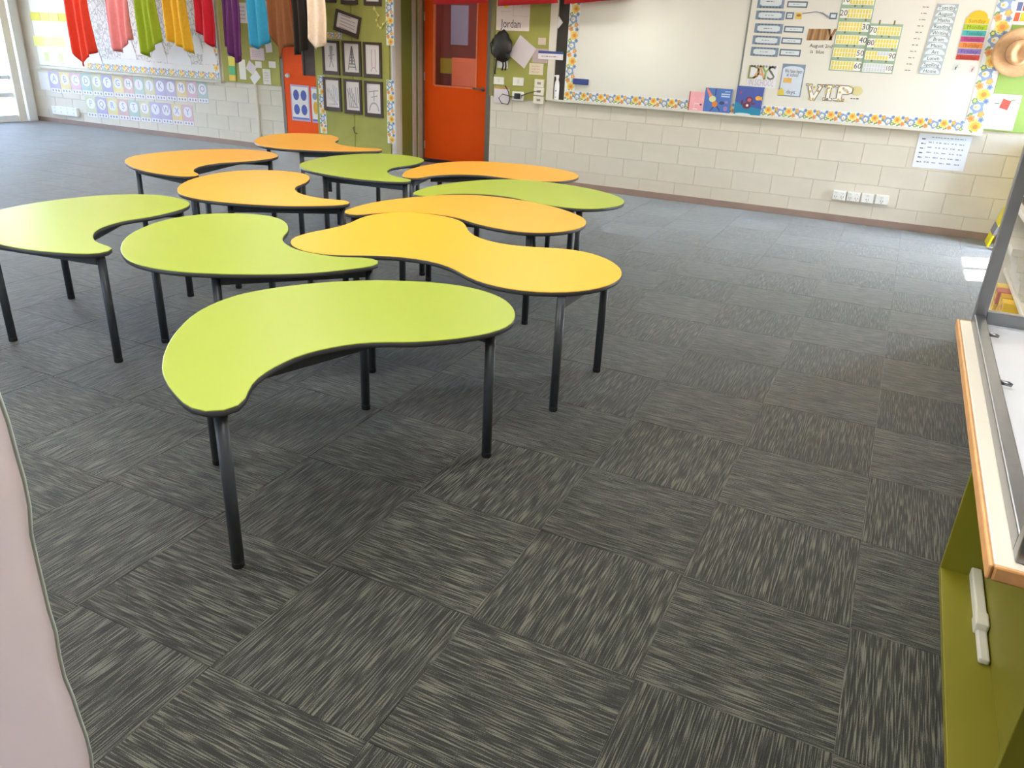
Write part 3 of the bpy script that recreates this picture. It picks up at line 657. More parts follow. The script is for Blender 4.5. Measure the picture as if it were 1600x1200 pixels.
wn_ = MB(); notes = thing('board_writing', ctr(1281, 77, WBY), 'small handwritten words below the brown sticks on the whiteboard', 'writing')
for txt, u, v in (('August 2nd', 1283, 72), ('is  blue', 1277, 81)):
    x, z = onwall(u, v, WBY); lettering(txt, x, z, .045, INK, notes, PY-.0008)
# DAYS IN SCHOOL poster
o, (x0, x1, z0, z1) = sheet('poster', 1168, 101, 1214, 137, cm(226, 226, 230, .6, var=.02), 'white poster reading days in school on the whiteboard', 'poster', None, WBY, .0015)
w, h = x1-x0, z1-z0
for k, (c, m) in enumerate(zip('DAYS', (cm(150, 150, 90, .6), cm(222, 160, 120, .6), cm(150, 180, 90, .6), cm(110, 110, 110, .6)))): lettering(c, x0+w*(.2+.2*k), z0+.62*h, .18, m, o, PY-.0008)
lettering('IN SCHOOL', (x0+x1)/2, z0+.2*h, .085, cm(190, 180, 200, .6), o, PY-.0008, width=w*.85)
b = MB()
for k in range(9): b.add(blob(x0+w*(.1+.1*k), z1-.015, .012, .012, PY-.0008, 6), [list(range(6))])
b.build('bunting_print', cm(150, 140, 130, .6), o)
# pale blue poster
o, (x0, x1, z0, z1) = sheet('poster', 1219, 100, 1255, 151, M_blue, 'pale blue poster with a yellow picture beside the days poster', 'poster', None, WBY, .0015)
w, h = x1-x0, z1-z0
MB().wallpoly([(x0+.05*w, z0+.03*h), (x1-.05*w, z0+.03*h), (x1-.05*w, z1-.16*h)] + [(x0+w*(.5+.45*math.cos(a*PI/8)), z1-.16*h+.1*h*math.sin(a*PI/8)) for a in range(1, 8)] + [(x0+.05*w, z1-.16*h)], PY-.0006, PY-.0001).build('field', cm(206, 216, 230, .6, var=.02), o)
lettering('We have been', x0+.52*w, z0+.78*h, .05, INK, o, PY-.001, width=w*.75); lettering('at school', x0+.5*w, z0+.67*h, .05, INK, o, PY-.001, width=w*.5); lettering('days', x0+.55*w, z0+.14*h, .05, INK, o, PY-.001)
marks(o, 'picture', cm(222, 178, 96, .6), [(x0+.14*w, x0+.5*w, z0+.42*h, z0+.57*h)], PY-.0009)
MB().wallpoly([(x0-.02*w, z0+.02*h), (x0+.28*w, z0+.02*h), (x0+.22*w, z0+.2*h), (x0+.1*w, z0+.26*h), (x0-.0*w, z0+.16*h)], PY-.0012, PY-.0007).build('yellow_character_shape', cm(220, 196, 80, .6), o)
# VIP letters
vip = []
for c, u0, u1, v0, v1, poly in (
    ('V', 1257, 1287, 131, 158, [(0, 1), (.36, 1), (.36, .86), (.30, .86), (.5, .38), (.68, .86), (.6, .86), (.6, 1), (1, 1), (1, .86), (.92, .86), (.6, 0), (.36, 0), (.1, .86), (0, .86)]),
    ('I', 1287, 1302, 132, 158, [(0, 1), (1, 1), (1, .8), (.76, .8), (.76, .2), (1, .2), (1, 0), (0, 0), (0, .2), (.24, .2), (.24, .8), (0, .8)]),
    ('P', 1303, 1333, 133, 159, [(0, 1), (.7, 1), (.92, .9), (1, .72), (.92, .52), (.7, .42), (.46, .42), (.46, .18), (.6, .18), (.6, 0), (0, 0), (0, .18), (.14, .18), (.14, .84), (0, .84)])):
    x0, x1, z0, z1 = wrect(u0, v0, u1, v1, WBY); w, h = x1-x0, z1-z0
    pts = [(x0+p*w, z0+q*h) for p, q in poly][::-1]
    o = single(MB().wallpoly(pts, WBY-.003, WBY), 'letter', cm(120, 118, 108, .6), ((x0+x1)/2, WBY, z0), 'large cut-out letter %s with printed flowers on the whiteboard' % c, 'letter', 'cut-out display letters')
    cxm, czm = sum(p[0] for p in pts)/len(pts), sum(p[1] for p in pts)/len(pts)
    MB().wallpoly(inset(pts, .009), WBY-.0042, WBY-.003).build('face', cm(236, 234, 226, .6, var=.02), o)
    b = MB(); rn = random.Random(ord(c))
    for p, q in ((.2, .92), (.84, .92), (.3, .55), (.5, .12), (.7, .6), (.3, .1), (.45, .8)):
        b.add(blob(x0+p*w, z0+q*h, .012, .012, WBY-.0046, 7), [list(range(7))], rn.randint(0, 3))
    b.build('flower_print', [cm(206, 176, 96, .6), cm(130, 136, 140, .6), cm(196, 150, 96, .6), cm(206, 180, 110, .6)], o)
    if c == 'P': MB().wallpoly([(x0+w*(.58+.12*math.cos(a*PI/5)), z0+h*(.7+.1*math.sin(a*PI/5))) for a in range(10)], WBY-.0052, WBY-.0042).build('counter', cm(190, 188, 170, .6), o)
x, z = onwall(1339, 142, WBY); o = single(MB().wallpoly([(x+.05*math.cos(a*PI/6), z+.042*math.sin(a*PI/6)) for a in range(12)], WBY-.003, WBY), 'badge', cm(206, 196, 140, .6), (x, WBY, z), 'small round paper badge right of the large letter P', 'badge')
scribbles(o, INK, x-.05, x+.05, z-.09, z-.05, 1, WBY-.001, 4)
# number chart made of ten-frame cards
def chart(u0, v0, u1, v1, label, cards):
    x0, x1, z0, z1 = wrect(u0, v0, u1, v1, WBY)
    o = single(MB().wallpoly([(x0, z0), (x1, z0), (x1, z1), (x0, z1)], WBY-.002, WBY), 'number_chart', cm(150, 172, 150, .6), ((x0+x1)/2, WBY, z0), label, 'chart')
    n = len(cards); dz = (z1-z0)/n
    for k, (num, left, filled) in enumerate(cards):
        a, c = z1-(k+.92)*dz, z1-(k+.2)*dz; w = x1-x0
        cardo = MB().wallpoly([(x0+.01, a), (x1-.01, a), (x1-.01, c), (x0+.01, c)], WBY-.0036, WBY-.002).build('row_card', cm(232, 232, 226, .6, var=.02), o)
        fx0, fx1 = (x0+.24*w, x1-.015) if left else (x0+.015, x1-.24*w)
        cells = [(fx0+(fx1-fx0)*q/8+.003, fx0+(fx1-fx0)*(q+1)/8-.003, a+(c-a)*(.06+.47*r), a+(c-a)*(.47+.47*r)) for r in range(2) for q in range(8)]
        marks(cardo, 'yellow_cells', cm(222, 206, 98, .6), cells[:filled] if filled < 16 else cells, WBY-.0040) if filled else None
        if filled < 16: marks(cardo, 'empty_cells', cm(206, 212, 220, .6), cells[filled:], WBY-.0040)
        lettering(num, (x0+.13*w) if left else (x1-.13*w), (a+c)/2, (c-a)*.85, INK, cardo, WBY-.0044, width=.2*w if len(num) > 2 else None)
        marks(o, 'printed_dots', cm(110, 104, 60, .6), [(x0+w*q, x0+w*(q+.05), c+.012, c+.05) for q in ((.25, .7), (.4, .62), (.2, .8))[k % 3]], WBY-.0025)
chart(1306, -12, 1358, 112, 'left number chart with rows ending in 10 to 60 on the whiteboard', [('10', 1, 16), ('20', 1, 16), ('30', 0, 16), ('40', 0, 16), ('50', 0, 16), ('60', 0, 16)])
chart(1352, 37, 1403, 115, 'right number chart with rows ending in 70 to 100 on the whiteboard', [('70', 1, 16), ('80', 1, 16), ('90', 0, 12), ('100', 0, 0)])
# timetable fans (stacked arched cards)
names = ['Tuesday', 'August', 'Maths', 'Reading', 'Writing', 'Brain', 'Music', 'Art', 'Lunch', 'Spelling', 'Home']
for k in range(11):
    v0 = 6 + k*9.9; u = 1480.5 - k*2.75
    x0, x1, z0, z1 = wrect(u-17, v0, u+17, v0+11, WBY); w, h = x1-x0, z1-z0
    yk = WBY-.0008*k*.5
    o = single(MB().wallpoly([(x0, z0), (x1, z0), (x1, z1), (x0, z1)], yk-.0018, yk), 'routine_card', cm(170, 182, 192, .6), ((x0+x1)/2, WBY, z0), ('topmost', 'second', 'third', 'fourth', 'fifth', 'sixth', 'seventh', 'eighth', 'ninth', 'tenth', 'lowest')[k] + ' arched routine card in the tall stack at the right of the whiteboard', 'card', 'arched routine cards')
    MB().wallpoly([(x0+.04*w, z0+.1*h), (x1-.04*w, z0+.1*h), (x1-.06*w, z0+.4*h), (x1-.2*w, z1-.2*h), (x0+.5*w, z1-.06*h), (x0+.2*w, z1-.2*h), (x0+.06*w, z0+.4*h)], yk-.0026, yk-.0018).build('arch', M_pale, o)
    lettering(names[k], (x0+x1)/2, z0+.42*h, .042, INK, o, yk-.003)
    xs, zs = onwall(u-33-k*.1, v0+5, WBY)
    q = thing('pen_note', (xs, PY, zs), ('topmost', 'second', 'third', 'fourth', 'fifth', 'sixth', 'seventh', 'eighth', 'ninth', 'tenth', 'lowest')[k] + ' handwritten time beside the arched routine cards', 'writing', 'handwritten times')
    scribbles(q, cm(150, 140, 130, .7), xs-.035, xs+.035, zs-.018, zs+.018, 1, PY-.0006, k+30)
# days-of-the-week chart
x0, x1, z0, z1 = wrect(1501, 28, 1538, 95, WBY)
o = thing('weekday_chart', ((x0+x1)/2, WBY, z0), 'rainbow striped chart of the days of the week at the right of the whiteboard', 'chart')
cols = [(226, 186, 40), (170, 194, 40), (70, 168, 168), (178, 64, 124), (222, 132, 60), (132, 110, 180), (186, 66, 56)]
dz = (z1-z0)/7
for k, d in enumerate(['Sunday', 'Monday', 'Tuesday', 'Wednesday', 'Thursday', 'Friday', 'Saturday']):
    zz = z1-(k+1)*dz
    s_ = MB().wallpoly([(x0, zz+.004), (x1, zz+.004), (x1, zz+dz-.002), (x0, zz+dz-.002)], WBY-.003, WBY).build('day_strip', cm(*cols[k], .5), o)
    lettering(d, (x0+x1)/2, zz+dz*.5, dz*.85, cm(*[int(c*.55) for c in cols[k]], .6), s_, WBY-.0034, width=(x1-x0)*.72)
MB().wallpoly([((x0+x1)/2+.075*math.cos(a*PI/8), z1+.06*math.sin(a*PI/8)) for a in range(9)], WBY-.003, WBY).build('sun_top', cm(226, 176, 40, .5), o)
for k, (u, v, lab) in enumerate(((1493.5, 105, 'small grey weather card below the rainbow weekday chart, left of two'), (1519, 108, 'small pinkish weather card below the rainbow weekday chart, right of two'))):
    o, (x0, x1, z0, z1) = sheet('weather_card', u-5, v-6, u+5, v+6, cm(*((206, 210, 208), (226, 206, 206))[k], .6), lab, 'card', None, WBY, .0015)
    marks(o, 'picture', cm(*((90, 110, 110), (140, 100, 100))[k], .6), [(x0+.02, x1-.02, z0+.012, z0+.035), (x0+.03, x1-.015, z1-.035, z1-.012)], PY-.0008)

# ------------------------------------------------------------------ pinboard, hat and papers at the far right
x0 = wbx1+.004
single(MB().bbox(x0, 1.16, WALL-.02, WALL-.0015, .975, 2.35, .003), 'pinboard', mat('bright_green_pinboard', rgb(140, 168, 90), .85, var=.05, scale=4), ((x0+1.16)/2, WALL, .97), 'bright green pinboard right of the whiteboard with a straw hat on it', 'pinboard')
o, (x0, x1, z0, z1) = sheet('poster', 1540, 147, 1590, 203, PAPER, 'white poster with a red gift shape under the straw hat', 'poster', None, WALL-.02)
w, h = x1-x0, z1-z0; yy = WALL-.0225
MB().wallpoly([(x0+.38*w, z0+.62*h), (x0+.66*w, z0+.56*h), (x0+.72*w, z0+.82*h), (x0+.44*w, z0+.88*h)], yy, yy+.0008).build('red_square', cm(206, 86, 76, .6), o)
scribbles(o, cm(214, 170, 180, .7), x0+.15*w, x1-.25*w, z0+.15*h, z0+.55*h, 7, yy, 3)
marks(o, 'green_bow', cm(110, 150, 110, .6), [(x0+.2*w, x0+.36*w, z0+.72*h, z0+.75*h), (x0+.7*w, x0+.84*w, z0+.82*h, z0+.86*h)], yy)
o, (x0, x1, z0, z1) = sheet('poster', 1578, -30, 1622, 39, PAPER, 'poster of coloured squares above the straw hat, cut by the photo edge', 'poster', None, WALL-.02)
w, h = x1-x0, z1-z0
for k, c in enumerate(((222, 96, 64), (228, 190, 60), (96, 108, 150), (176, 60, 70))):
    marks(o, 'colour_square', cm(*c, .6), [(x0+(.1+.42*(k % 2))*w, x0+(.48+.42*(k % 2))*w, z0+(.08+.24*(k//2))*h, z0+(.28+.24*(k//2))*h)], yy)
hx, hz = onwall(1592, 82, WBY-.02); HY = WBY-.008; hat = thing('straw_hat', (hx, HY, hz), 'tan wide-brimmed straw hat hanging on the green pinboard', 'hat')
M_straw = mat('tan_straw', rgb(206, 164, 122), .75, var=.08, scale=40, bump=.5)
b = MB().lathe([(.09, .014), (.14, .004), (.185, .010), (.205, .026), (.204, .030), (.18, .015), (.14, .009), (.095, .02)], (hx, HY, hz), '-y', 40)
b.v = [(v[0], v[1] - .02*abs(math.sin(math.atan2(v[2]-hz, v[0]-hx)))*min(1, math.hypot(v[0]-hx, v[2]-hz)/.2), hz + (v[2]-hz)*.96) for v in b.v]; b.build('brim', M_straw, hat)
b = MB().lathe([(.102, .006), (.100, .05), (.090, .09), (.074, .112), (.05, .114), (.02, .098), (0.0, .092)], (hx, HY-.006, hz), '-y', 40)
b.v = [(v[0], v[1] + (.022*math.exp(-((v[0]-hx)/.035)**2) if v[1] < HY-.09 else 0), v[2]) for v in b.v]; b.build('crown', M_straw, hat)
MB().lathe([(.103, .006), (.105, .01), (.1035, .03), (.101, .034)], (hx, HY-.008, hz), '-y', 40).build('hat_band', cm(150, 112, 80, .7), hat)
# timetable on the blocks, power points
o, (x0, x1, z0, z1) = sheet('timetable', 1430, 210, 1513, 265, cm(232, 236, 246, .6, var=.02), 'white printed timetable taped to the cream block wall', 'paper', None, WALL-.002)
w, h = x1-x0, z1-z0
scribbles(o, cm(150, 160, 180, .7), x0+.2*w, x0+.93*w, z0+.1*h, z0+.82*h, 5, WALL-.004, 5, .75, 5, 'printed_cells')
scribbles(o, cm(90, 100, 120, .7), x0+.06*w, x0+.17*w, z0+.1*h, z0+.9*h, 6, WALL-.004, 6, .9, 1, 'printed_days')
scribbles(o, cm(150, 160, 180, .7), x0+.2*w, x0+.9*w, z0+.85*h, z0+.95*h, 1, WALL-.004, 7, 1, 1, 'printed_heading')
def power_point(u0, v0, u1, v1, label, y=WALL, n=2, group=None, depth=.035):
    x0, x1, z0, z1 = wrect(u0, v0, u1, v1, y); o = thing('power_point', ((x0+x1)/2, y, z0), label, 'socket', group)
    MB().bbox(x0, x1, y-depth, y, z0, z1, .006).build('plate', cm(240, 238, 230, .4, var=.01), o)
    w = x1-x0
    for k in range(n):
        cx = x0 + w*(k+.5)/n; cz = (z0+z1)/2
        MB().bbox(cx-.012, cx+.012, y-depth-.005, y-depth+.002, z1-.03, z1-.012, .002).build('switch', cm(226, 226, 222, .4), o)
        marks(o, 'socket_slots', cm(70, 70, 72, .5), [(cx-.012, cx-.008, cz-.02, cz-.005), (cx+.008, cx+.012, cz-.02, cz-.005), (cx-.002, cx+.002, cz-.034, cz-.022)], y-depth-.0008)
    return o
for k, (a, c) in enumerate(((1301, 1322), (1323.5, 1344), (1345.5, 1366), (1367.5, 1389))):
    power_point(a, 297+k*2.4, c, 312+k*2.4, ('first', 'second', 'third', 'last')[k] + ' from the left of four white sockets low on the block wall', WALL, 1 if k > 1 else 2, 'row of white sockets')

# ------------------------------------------------------------------ pinboard between the orange door and the whiteboard
PBY = WALL-.018
px0 = AX1+.01; px1 = onwall(858, 90)[0]
single(MB().bbox(px0+.035, px1-.001, PBY, WALL-.0015, .915, 2.35, .003), 'pinboard', M_green, ((px0+px1)/2, WALL, .915), 'olive green pinboard between the orange door and the whiteboard', 'pinboard')
structure(MB().bbox(px1, px1+.085, WALL-.03, WALL, .93, 2.35, .003), 'trim_6', M_cream)
structure(MB().bbox(px1+.085, -3.495, WALL-.012, WALL, .93, 2.35, .002), 'trim_7', cm(52, 46, 38, .6))
single(MB().bbox(px0-.02, px0+.03, WALL-.02, WALL, .93, 2.35, .002), 'edge_strip', cm(134, 130, 84, .6), (px0, WALL, .93), 'narrow dull green strip beside the orange door, at the edge of the pinboard', 'strip')
def psheet(name, *a, **k): return sheet(name, *a, y=PBY-.0005, **k)
yy = PBY-.0026
o, (x0, x1, z0, z1) = psheet('drawing', 776, -6, 828, 48, cm(240, 226, 222, .7, var=.02), "child's drawing with a yellow sun and a pencilled name, on the olive pinboard", 'drawing')
w, h = x1-x0, z1-z0
MB().wallpoly([(x0+w*(.28+.07*math.cos(a*PI/6)), z0+h*(.74+.09*math.sin(a*PI/6))) for a in range(12)], yy, yy+.0008).build('sun_shape', cm(236, 210, 40, .6), o)
lettering('Jordan', x0+.45*w, z0+.19*h, .12, INK, o, yy, width=w*.6)
marks(o, 'pencil_lines', cm(190, 176, 180, .7), [(x0+.5*w, x1-.05*w, z0+.43*h, z0+.438*h), (x0+.5*w, x0+.508*w, z0+.43*h, z0+.9*h), (x0+.76*w, x0+.768*w, z0+.66*h, z0+.95*h), (x0+.12*w, x0+.4*w, z0+.55*h, z0+.558*h)], yy)
o, _ = psheet('paper_sheet', 801, 62, 832, 100, PALEP, 'pale lilac sheet turned on its corner, on the olive pinboard', 'paper', rot=-.58)
o.location.y -= .004
psheet('paper_sheet', 841, 59, 853, 70, cm(226, 206, 190, .7), 'small pink note beside the white door post strip', 'paper')
psheet('paper_sheet', 832, 76, 856, 98, cm(198, 176, 176, .7), 'mauve note half hidden behind the white and blue sign', 'paper')
o, (x0, x1, z0, z1) = psheet('paper_sheet', 827, 99, 849, 117, cm(228, 218, 190, .7), 'cream note with rows of pink print below the mauve note', 'paper')
scribbles(o, cm(214, 140, 170, .7), x0+.02, x1-.02, z0+.015, z1-.015, 3, yy, 12)
o, (x0, x1, z0, z1) = sheet('sign', 841, 80, 880, 93, cm(238, 232, 234, .5, var=.02), 'white sign with a blue top edge across the white and dark strips', 'sign', None, WALL-.033)
marks(o, 'blue_edge', cm(60, 78, 150, .5), [(x0, x1, z1-.026, z1)], WALL-.0348)
scribbles(o, cm(170, 160, 180, .6), x0+.02, x1-.02, z0+.01, z1-.035, 1, WALL-.0348, 4)
cx, cz = onwall(873, 35, WALL-.014); single(MB().wallpoly([(cx-.05, cz), (cx, cz-.06), (cx+.05, cz), (cx, cz+.06)], WALL-.022, WALL-.012), 'tag', PAPER, (cx, WALL-.014, cz), 'small white diamond tag hanging on a cord against the dark strip', 'tag')
single(MB().tube([(cx, WALL-.018, cz+.06), (cx-.005, WALL-.018, 2.3)], .004, 6), 'cord', cm(150, 150, 150, .6), (cx, WALL-.018, cz+.06), 'grey cord hanging down the dark strip beside the whiteboard', 'cord')
for k, (r, lab) in enumerate((((773, 120, 789, 132), 'white wall switch plate below the black bag'), ((803, 121, 820, 134), 'white wall switch plate to the right of the one below the black bag'))):
    x0, x1, z0, z1 = wrect(*r); o = thing('switch_plate', ((x0+x1)/2, PBY, z0), lab, 'switch')
    MB().bbox(x0, x1, PBY-.014, PBY-.001, z0, z1, .004).build('plate', cm(238, 234, 222, .4, var=.01), o)
    MB().bbox((x0+x1)/2-.012, (x0+x1)/2+.012, PBY-.019, PBY-.012, (z0+z1)/2-.02, (z0+z1)/2+.02, .002).build('rocker', cm(228, 226, 216, .4), o)
pp = power_point(801, 143, 819, 157, 'white double socket with a black plug on the olive pinboard', PBY-.001, 2, None, .02)
x, z = onwall(811, 150, PBY); single(MB().bbox(x-.035, x+.03, PBY-.065, PBY-.023, z-.03, z+.03, .01), 'plug', cm(28, 28, 30, .5), (x, PBY-.03, z), 'black power plug in the socket on the olive pinboard', 'plug')
pts = [onwall(u, v, PBY-.02) for u, v in ((812, 151), (800, 151), (786, 147), (780, 153), (784, 161), (794, 163), (797, 155), (795, 143), (790, 134))]
single(MB().tube([(p[0], PBY-.03, p[1]) for p in pts], .005, 6), 'power_cable', cm(60, 60, 64, .6), (pts[0][0], PBY-.03, pts[0][1]), 'dark looped cable hanging from the black plug', 'cable')
pts = [onwall(u, v, PBY-.02) for u, v in ((815, 150), (824, 146), (836, 143), (846, 142))]
single(MB().tube([(p[0], PBY-.034, p[1]) for p in pts], .005, 6), 'power_cable', cm(60, 60, 64, .6), (pts[0][0], PBY-.034, pts[0][1]), 'dark cable running from the black plug to the white boxes', 'cable')
o, (x0, x1, z0, z1) = psheet('paper_sheet', 772, 136, 796, 161, PALEP, 'lilac sheet with an orange top edge behind the cable loop', 'paper')
marks(o, 'orange_edge', cm(206, 150, 100, .6), [(x0, x1, z1-.02, z1)], yy)
for k, (r, lab) in enumerate((((838, 124, 852, 136), 'top of three white boxes stacked at the bottom of the olive pinboard'), ((837, 136.5, 852, 149), 'middle of three white boxes at the bottom of the olive pinboard'), ((836, 150, 852, 162), 'lowest of three white boxes at the bottom of the olive pinboard'))):
    x0, x1, z0, z1 = wrect(*r); o = thing('wall_box', ((x0+x1)/2, PBY, z0), lab, 'box', 'white wall boxes')
    MB().bbox(x0, x1, PBY-.035, PBY-.001, z0, z1, .004).build('cover', cm(232, 224, 210, .5), o)
    marks(o, 'slot', cm(150, 140, 130, .6), [((x0+x1)/2-.02, (x0+x1)/2+.025, (z0+z1)/2-.012, (z0+z1)/2+.012)], PBY-.0357)
# black drawstring bag
bx, bz = onwall(785, 72, PBY-.07); bg = thing('black_bag', (bx, PBY-.07, bz), 'black bag hanging with dangling straps on the olive pinboard', 'bag')
bm = bmesh.new(); bmesh.ops.create_icosphere(bm, subdivisions=4, radius=1)
rn = random.Random(3)
for v in bm.verts:
    a = math.atan2(v.co.x, v.co.z); f = 1 + .05*math.sin(5*a + 2*v.co.y) + .035*math.sin(11*a) + .03*math.sin(7*v.co.x+3*v.co.z)
    v.co = Vector((bx + v.co.x*.115*f*(1 - .12*v.co.z), PBY-.075 + v.co.y*.07, bz + v.co.z*.165*f))
MB().bm(bm, 0, True).build('bag_body', mat('black_nylon', rgb(26, 23, 21), .5, var=.3, scale=22, bump=.6), bg)
for k, pts in enumerate(([(776, 92), (775, 102), (774, 112), (774, 116)], [(786, 95), (787, 102), (785, 110)], [(790, 95), (791, 104), (790, 110)])):
    q = [onwall(u, v, PBY-.05) for u, v in pts]; MB().tube([(p[0], PBY-.06, p[1]) for p in q], .009, 8).build('strap', cm(40, 38, 38, .6), bg)
lp = [(bx-.09, PBY-.07, bz+.10), (bx-.15, PBY-.07, bz+.02), (bx-.13, PBY-.07, bz-.08), (bx-.08, PBY-.07, bz-.12)]; MB().tube(lp, .008, 8).build('strap', cm(40, 38, 38, .6), bg)
psheet('paper_sheet', 769, 60, 777, 74, PAPER, 'white paper showing behind the left of the black bag', 'paper')
psheet('paper_sheet', 777, 87, 785, 106, PAPER, 'white paper showing between the straps of the black bag', 'paper')
o, (x0, x1, z0, z1) = psheet('paper_sheet', 785.5, 88, 794, 107, PAPER, 'white card with a dark figure to the right of the bag straps', 'paper')
marks(o, 'dark_figure', INK, [(x0+.02, x0+.045, z0+.08, z1-.02)], yy)
# spray bottle on the tray end
x, z = onwall(868, 162, WALL-.045); sb = thing('spray_bottle', (x, WALL-.033, .9405), 'white spray bottle standing at the left end of the whiteboard tray', 'bottle')
MB().lathe([(.026, 0), (.028, .01), (.028, .15), (.024, .185), (.014, .205), (.013, .225)], (x, WALL-.033, .9405), 'z', 20).build('body', cm(240, 240, 242, .35, var=.01), sb)
b = MB().bbox(x-.016, x+.016, WALL-.045, WALL-.021, 1.164, 1.2, .005); b.box(x-.04, x-.014, WALL-.039, WALL-.027, 1.182, 1.196); b.build('nozzle', cm(236, 236, 238, .4), sb)
marks(sb, 'printed_mark', cm(120, 124, 140, .5), [(x-.008, x+.008, 1.03, 1.045), (x-.006, x+.006, .965, .975)], WALL-.0615)
# vertical conduit and white trim on the block wall near the pinboard
cx = onwall(843, 230)[0]
single(MB().bbox(cx-.03, cx+.02, WALL-.012, WALL-.0005, .068, .905, .003), 'cable_cover', M_wall, (cx, WALL, .068), 'cream vertical cable cover on the block wall below the three white boxes', 'conduit')

# ------------------------------------------------------------------ framed drawings on the green panel
FY = WALL-.031
M_frame = cm(74, 58, 50, .5)
def framed(u0, v0, u1, v1, label, seed, rot=0.0, ink=(176, 170, 172), t=6):
    x0, x1, z0, z1 = wrect(u0, v0, u1, v1, FY); cx, cz = (x0+x1)/2, (z0+z1)/2; w, h = (x1-x0)/2, (z1-z0)/2; c, s_ = math.cos(rot), math.sin(rot)
    R = lambda p, q: (cx + p*c - q*s_, cz + p*s_ + q*c)
    o = thing('framed_drawing', (cx, FY, cz-h), label, 'picture', 'framed drawings on the green panel')
    e, e2 = .03, .045
    for pts in ([(-w, -h), (w, -h), (w-e, -h+e2), (-w+e, -h+e2)], [(w, -h), (w, h), (w-e, h-e), (w-e, -h+e2)], [(w, h), (-w, h), (-w+e, h-e), (w-e, h-e)], [(-w, h), (-w, -h), (-w+e, -h+e2), (-w+e, h-e)]):
        MB().wallpoly([R(*p) for p in pts], FY-.022, FY-.001).build('frame_side', M_frame, o)
    MB().wallpoly([R(*p) for p in [(-w+e, -h+e2), (w-e, -h+e2), (w-e, h-e), (-w+e, h-e)]], FY-.008, FY-.002).build('paper', cm(236, 226, 222, .6, var=.02), o)
    b = MB(); rn = random.Random(seed); y = FY-.0088
    def stroke(p, q, r=.006):
        p, q = R(*p), R(*q); d = Vector((q[0]-p[0], q[1]-p[1])); 
        if d.length < 1e-4: return
        n = Vector((-d.y, d.x)).normalized()*r
        b.add([(p[0]-n.x, y, p[1]-n.y), (q[0]-n.x, y, q[1]-n.y), (q[0]+n.x, y, q[1]+n.y), (p[0]+n.x, y, p[1]+n.y)], [(0, 1, 2, 3)])
    if t == 0:
        for k in range(5): zz = h*(.6-.28*k); stroke((-w*.6, zz), (w*(.6 if k else .2), zz-.004*k), .004)
    elif t == 1:     # small standing figure
        stroke((0, h*.45), (0, -h*.1), .02); stroke((-w*.35, h*.1), (w*.4, h*.2)); stroke((0, -h*.1), (-w*.25, -h*.55)); stroke((0, -h*.1), (w*.25, -h*.55)); stroke((-.02, h*.55), (.03, h*.55), .03)
    elif t == 2:     # tall tower
        for k in range(7): stroke((-w*(.06+.05*k), h*(.6-.18*k)), (w*(.06+.05*k), h*(.6-.18*k)))
        stroke((-w*.05, h*.6), (-w*.42, -h*.65)); stroke((w*.05, h*.6), (w*.42, -h*.65)); stroke((0, h*.7), (0, -h*.3), .012)
    elif t == 3:     # arch with a leaning tower
        stroke((-w*.1, h*.6), (-w*.1, -h*.4)); stroke((w*.3, h*.6), (w*.3, -h*.4))
        for k in range(6): stroke((w*(.1+.3*math.cos(k*PI/6)), -h*.65+h*.25*math.sin(k*PI/6)), (w*(.1+.3*math.cos((k+1)*PI/6)), -h*.65+h*.25*math.sin((k+1)*PI/6)))
    elif t == 4:     # crossed building lines
        for k in range(6): stroke((-w*.6+k*w*.22, h*rn.uniform(.2, .6)), (-w*.4+k*w*.2, -h*rn.uniform(.3, .65)))
        stroke((-w*.6, h*.3), (w*.5, -h*.6)); stroke((-w*.5, -h*.6), (w*.6, -h*.6))
    elif t == 5:     # castle with a road
        for k in range(8): stroke((w*(.5*math.cos(k*PI/8)), -h*.65+h*.45*math.sin(k*PI/8)), (w*(.5*math.cos((k+1)*PI/8)), -h*.65+h*.45*math.sin((k+1)*PI/8)), .008)
        stroke((-w*.55, h*.4), (w*.5, h*.5)); stroke((-w*.3, h*.1), (w*.4, h*.2)); stroke((0, h*.5), (0, -h*.1))
    else:
        for k in range(5): stroke((-w*.5, h*(.6-.25*k)), (w*.5, h*(.55-.25*k)))
    b.build('drawn_lines', cm(*ink, .7), o)
    return o
framed(505, 63, 531, 117, 'framed pencil figure, left picture in the upper full row on the green panel', 1, t=1)
framed(536, 64, 565, 119, 'framed dark tower sketch, middle of the upper full row on the green panel', 2, t=2, ink=(140, 134, 136))
framed(569, 66, 597, 122, 'framed pinkish arch sketch, right of the upper full row on the green panel', 3, t=3, ink=(204, 176, 182))
framed(507, 121, 534, 173, 'framed faint line sketch, left picture in the lowest row on the green panel', 4, t=4, ink=(196, 194, 202))
framed(539, 124, 566, 178, 'framed grey building sketch, middle picture in the lowest row on the green panel', 5, t=4)
framed(571, 127, 599, 183, 'framed castle and road sketch, right picture in the lowest row on the green panel', 6, t=5)
framed(500, -48, 525, 4, 'framed picture cut by the top of the photo, left of three on the green panel', 7, t=1)
framed(533, -46, 559, 7, 'framed picture cut by the top of the photo, middle of three on the green panel', 8, t=2)
framed(569, -45, 596, 9, 'framed picture cut by the top of the photo, right of three on the green panel', 9, t=3)
framed(524, 20, 563, 54, 'tilted framed sheet of handwriting above the two full rows of pictures', 10, rot=-.24, t=0, ink=(170, 150, 160))
